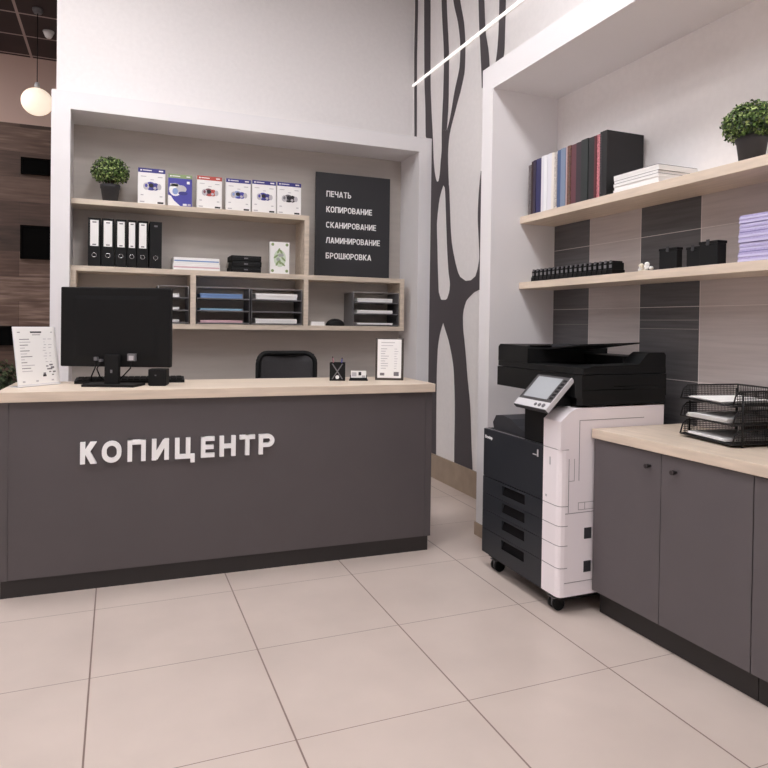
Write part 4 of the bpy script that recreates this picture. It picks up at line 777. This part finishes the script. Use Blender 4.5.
for z,w,(xo,rz) in zip(tzs,('bottom','middle','top'),((-.012,-2),(-.018,2),(-.01,-5))):
    p=thing('paper_stack','loose white papers on the %s tier of the black wire tray'%w,'papers',lt_m@Vector((xo,0,z+.0045)),math.radians(-7+rz),'papers in the wire tray')
    mb=MB(); n={'bottom':6,'middle':9,'top':5}[w]; rnd=random.Random(n)
    for i in range(n):
        a=rnd.uniform(-.006,.006); b_=rnd.uniform(-.004,.004); mb.box(-.125+a,.105+a,-.105+b_,.105+b_,i*.0018,i*.0018+.0014)
    mb.build('sheets',PAPER,p)

# ================================================================= copier
X0,XB=1.82,2.41; YN,YF=2.392,3.048; YS=2.518
cp=thing('office_copier','white and charcoal floor standing office copier beside the grey cabinets','copier',((X0+XB)/2,(YN+YF)/2,0))
# white chassis with bevelled front edge
ch_=MB()
prof=[(X0+.012,YN+.004),(X0+.03,YN),(XB,YN),(XB,YF),(X0+.02,YF),(X0+.02,YS),(X0,YS),(X0,YN+.028),(X0+.004,YN+.012)]
ch_.prism(prof,.084,.742,0)
# side pillar above
ch_.prism([(X0,.742),(XB,.742),(XB,.925),(X0+.085,.925),(X0+.045,.905),(X0,.868)],YN,YS,0,None,'y')
sm=ch_
for z in (.740,.488,.400,.312,.212): sm.box(X0-.0006,X0+.02,YN+.026,YS,z,z+.003,1); sm.box(X0+.03,X0+.045,YN-.0006,YN+.002,z,z+.003,1); sm.prism([(X0-.0004,YN+.027),(X0+.0035,YN+.0115),(X0+.0115,YN+.0035),(X0+.03,YN-.0005),(X0+.03,YN+.002),(X0+.006,YN+.028)],z,z+.003,1)
def ln(x0,x1,z0,z1): sm.box(x0,x1,YN-.0008,YN+.001,z0,z1,1)
ln(X0+.10,X0+.47,.868,.871); ln(X0+.10,X0+.103,.60,.868); ln(X0+.03,X0+.19,.455,.458); ln(X0+.045,X0+.048,.46,.70); ln(X0+.045,X0+.075,.60,.602); ln(X0+.075,X0+.077,.60,.70)
ln(X0+.10,X0+.19,.468,.470); ln(X0+.10,X0+.102,.468,.50); ln(X0+.10,X0+.19,.50,.502); ln(X0+.135,X0+.137,.468,.50); ln(X0+.03,X0+.19,.145,.148)
sm.box(X0+.02,X0+.34,2.6905,YF,.742,.7424,2)
part('chassis',ch_,[MFPW,mat('seam_grey',(150,142,146),.6),MFPB],cp,'white plastic chassis')
for gz in (.335,.185): part('side_grip',MB().box(X0+.135,X0+.175,YN-.0012,YN+.001,gz,gz+.05),DKGREY,cp)
part('front_mark',MB().box(X0-.0012,X0,YN+.070,YN+.078,.665,.700),INKL,cp)
part('front_mark',MB().box(X0-.0012,X0,YN+.095,YN+.105,.515,.525),INKL,cp)
# charcoal front: cover and four drawers
part('front_cover',MB().box(X0,X0+.0195,YS+.001,YF,.491,.742,bev=.004),MFPD,cp,'charcoal front cover')
zz=[.489,.401,.313,.213,.085]
for i in range(4):
    z1,z0=zz[i]-.001,zz[i+1]+.001
    d=MB(); ya,yb=2.660,2.860; hz1=z1-.012; hz0=max(hz1-.046,z0+.006)
    d.box(X0,X0+.0195,YS+.001,ya,z0,z1).box(X0,X0+.0195,yb,YF,z0,z1).box(X0,X0+.0195,ya,yb,hz1,z1).box(X0,X0+.0195,ya,yb,z0,hz0).box(X0+.017,X0+.0195,ya,yb,hz0,hz1)
    dr=part('paper_drawer',d,MFPD,cp)
    part('drawer_handle',MB().prism([(X0+.0165,hz0),(X0+.0165,hz1),(X0+.004,hz0+.016),(X0+.001,hz0)],ya+.004,yb-.004,0,None,'y'),GLOSSB,dr)
# dark emblem lettering on the cover
cu=bpy.data.curves.new('brand_lettering','FONT'); cu.body='Develop'; cu.size=.021; cu.extrude=.0008; cu.offset=.0006
to=bpy.data.objects.new('tmp',cu); C.objects.link(to); bpy.context.view_layer.update()
me=bpy.data.meshes.new_from_object(to.evaluated_get(bpy.context.evaluated_depsgraph_get())); bpy.data.objects.remove(to)
lo=bpy.data.objects.new('logo_lettering',me); C.objects.link(lo); me.materials.clear(); me.materials.append(LETTERW)
Mx=Matrix(((0,0,-1,X0-.0008),(-1,0,0,3.032),(0,1,0,.694),(0,0,0,1)))
me.transform(Matrix.Translation(-Vector(cp.location))@Mx); lo.parent=cp; lo['label']='small white lettering on the cover'
part('model_mark',MB().box(X0-.001,X0,2.556,2.566,.682,.715).box(X0-.001,X0,2.57,2.60,.686,.691),SILVER,cp)
# inner body and output tray
part('inner_column',MB().box(X0+.012,X0+.34,YS+.001,2.69,.7425,.925,bev=.004).box(X0+.34,XB,YS+.001,YF,.7425,.935),MFPB,cp,'black inner column')
ot=MB().prism([(2.692,.7425),(3.02,.7425),(3.03,.775),(3.00,.815),(2.93,.823),(2.86,.812),(2.80,.785),(2.74,.768),(2.692,.765)],X0+.045,X0+.335,0,None,'x')
part('output_tray',ot,DKGREY,cp,'dark grey sloped output tray')
# scanner
XS=1.90
sc_=MB().prism([(XS+.02,YN-.012),(XB,YN-.012),(XB,YF+.002),(XS,YF+.002),(XS,YN+.01)],.972,1.072,0)
sc_.prism([(XS+.03,YN-.005),(XB,YN-.005),(XB,YN+.30),(XS+.10,YN+.30),(XS+.012,YN+.012)],.9355,.972,0)
part('scanner',sc_,MFPB,cp,'black scanner unit')
part('scanner_groove',MB().box(XS+.022,XB-.001,YN-.0126,YN-.010,1.003,1.007).box(XS+.2,XB-.05,YN-.0128,YN-.010,1.018,1.021),GLOSSB,cp)
ld=MB().prism([(XS+.03,YN-.008),(XB,YN-.008),(XB,YF),(XS+.004,YF),(XS+.004,YN+.03)],1.075,1.103,0)
ld.prism([(XS+.05,1.103),(XS+.09,1.112),(XB-.16,1.118),(XB-.12,1.160),(XB-.10,1.172),(XB-.01,1.172),(XB,1.16),(XB,1.103)],YN-.006,YN+.10,0,None,'y')
ld.box(XB-.16,XB,YN+.10,2.80,1.103,1.150,bev=.004)
part('document_lid',ld,MFPB,cp,'black document lid')
fd=MB().prism([(YF-.001,1.104),(YF-.001,1.178),(YF-.02,1.192),(2.80,1.188),(2.775,1.176),(2.775,1.104)],XS+.002,XB-.01,0,None,'x')
part('feeder_head',fd,MFPB,cp,'black document feeder head')
part('feeder_ridge',MB().box(XS+.03,XB-.08,2.784,2.80,1.186,1.193,bev=.002),GLOSSB,cp)
ft=MB(); 
ft.add([(XS+.09,2.79,1.168),(XS+.39,2.79,1.168),(XS+.40,2.44,1.212),(XS+.10,2.50,1.200),(XS+.09,2.79,1.176),(XS+.39,2.79,1.176),(XS+.40,2.44,1.218),(XS+.10,2.50,1.206)],[(0,1,2,3),(4,5,6,7),(0,1,5,4),(1,2,6,5),(2,3,7,6),(3,0,4,7)])
part('feeder_tray',ft,BLACK,cp,'black sloping feeder tray')
for gx in (XS+.15,XS+.27): part('paper_guide',MB().box(gx,gx+.015,2.62,2.78,1.184,1.198),DKGREY,cp)
# tilted control panel
ang=math.radians(45); PM=Matrix.Translation((1.752,2.528,.918))@Matrix.Rotation(-PI/2,4,'Z')@Matrix.Rotation(math.radians(-45),4,'X')
# panel local: x along -Y, z up the slope, -y outward
pnl=MB().box(-.142,.114,0,.024,0,.200,M=PM,bev=.006); part('control_panel',pnl,DKGREY,cp,'tilted grey control panel')
part('panel_bezel',MB().box(-.138,.110,-.0012,0,.045,.196,M=PM),mat('panel_bezel_grey',(70,68,70),.4),cp)
part('panel_strip',MB().box(-.139,.111,-.0015,0,.004,.043,M=PM),SILVER,cp,'silver button strip')
part('panel_edge',MB().box(.1105,.1155,-.002,.020,.002,.198,M=PM),SILVER,cp)
part('screen',MB().box(-.116,.066,-.0022,-.0012,.058,.184,M=PM),SCREEN,cp,'pale grey touch screen')
for x,r in ((.02,.008),(.050,.009),(.08,.010)): 
    part('button',MB().cyl(PM@Vector((x,-.0015,.022)),PM@Vector((x,-.005,.022)),r,16),MIDGREY,cp)
kb2=MB()
for i in range(6): kb2.box(.078,.101,-.0022,-.0012,.062+i*.021,.074+i*.021,M=PM)
part('key_row',kb2,BLACK,cp)
part('panel_arm',MB().box(X0+.02,X0+.11,2.46,2.62,.926,.972,bev=.006),BLACK,cp)
# base and casters
part('base_plate',MB().box(X0+.03,XB-.01,YN+.02,YF-.02,.062,.0835),BLACK,cp)
for x in (X0+.038,XB-.06):
    for y in (YN+.08,YF-.08):
        c_=MB(); 
        for s in (-1,1): c_.cyl((x+.012,y+s*.006,.029),(x+.012,y+s*.024,.029),.029,18)
        o=part('caster',c_,BLACK,cp)
        part('caster_fork',MB().box(x-.012,x+.03,y-.0055,y+.0055,.02,.061).box(x-.02,x+.034,y-.026,y+.026,.0585,.0615),MIDGREY,o)

# ================================================================= camera and render look
cam=bpy.data.cameras.new('camera'); cam.sensor_width=36; cam.lens=658.81/768*36; cam.shift_y=-.0680; cam.clip_start=.05
co=bpy.data.objects.new('camera',cam); C.objects.link(co)
Rt=((.9265472,-.0082909,-.37608716),(-.37592169,.01653065,-.92650398),(.01389852,.99982898,.0121997))
M=Matrix.Identity(4)
for i in range(3):
    for j in range(3): M[i][j]=Rt[i][j]
co.matrix_world=Matrix.Translation((0,0,1.29))@M
sc=bpy.context.scene; sc.camera=co
w=bpy.data.worlds.new('world'); sc.world=w; w.use_nodes=True
w.node_tree.nodes['Background'].inputs[0].default_value=(.9,.85,.82,1); w.node_tree.nodes['Background'].inputs[1].default_value=.05
vs_=sc.view_settings; vs_.view_transform='Standard'; vs_.look='None'; vs_.gamma=1; vs_.use_curve_mapping=False; vs_.exposure=.98
sc.cycles.max_bounces=8; sc.cycles.diffuse_bounces=5
try: sc.cycles.use_denoising=True
except Exception: pass
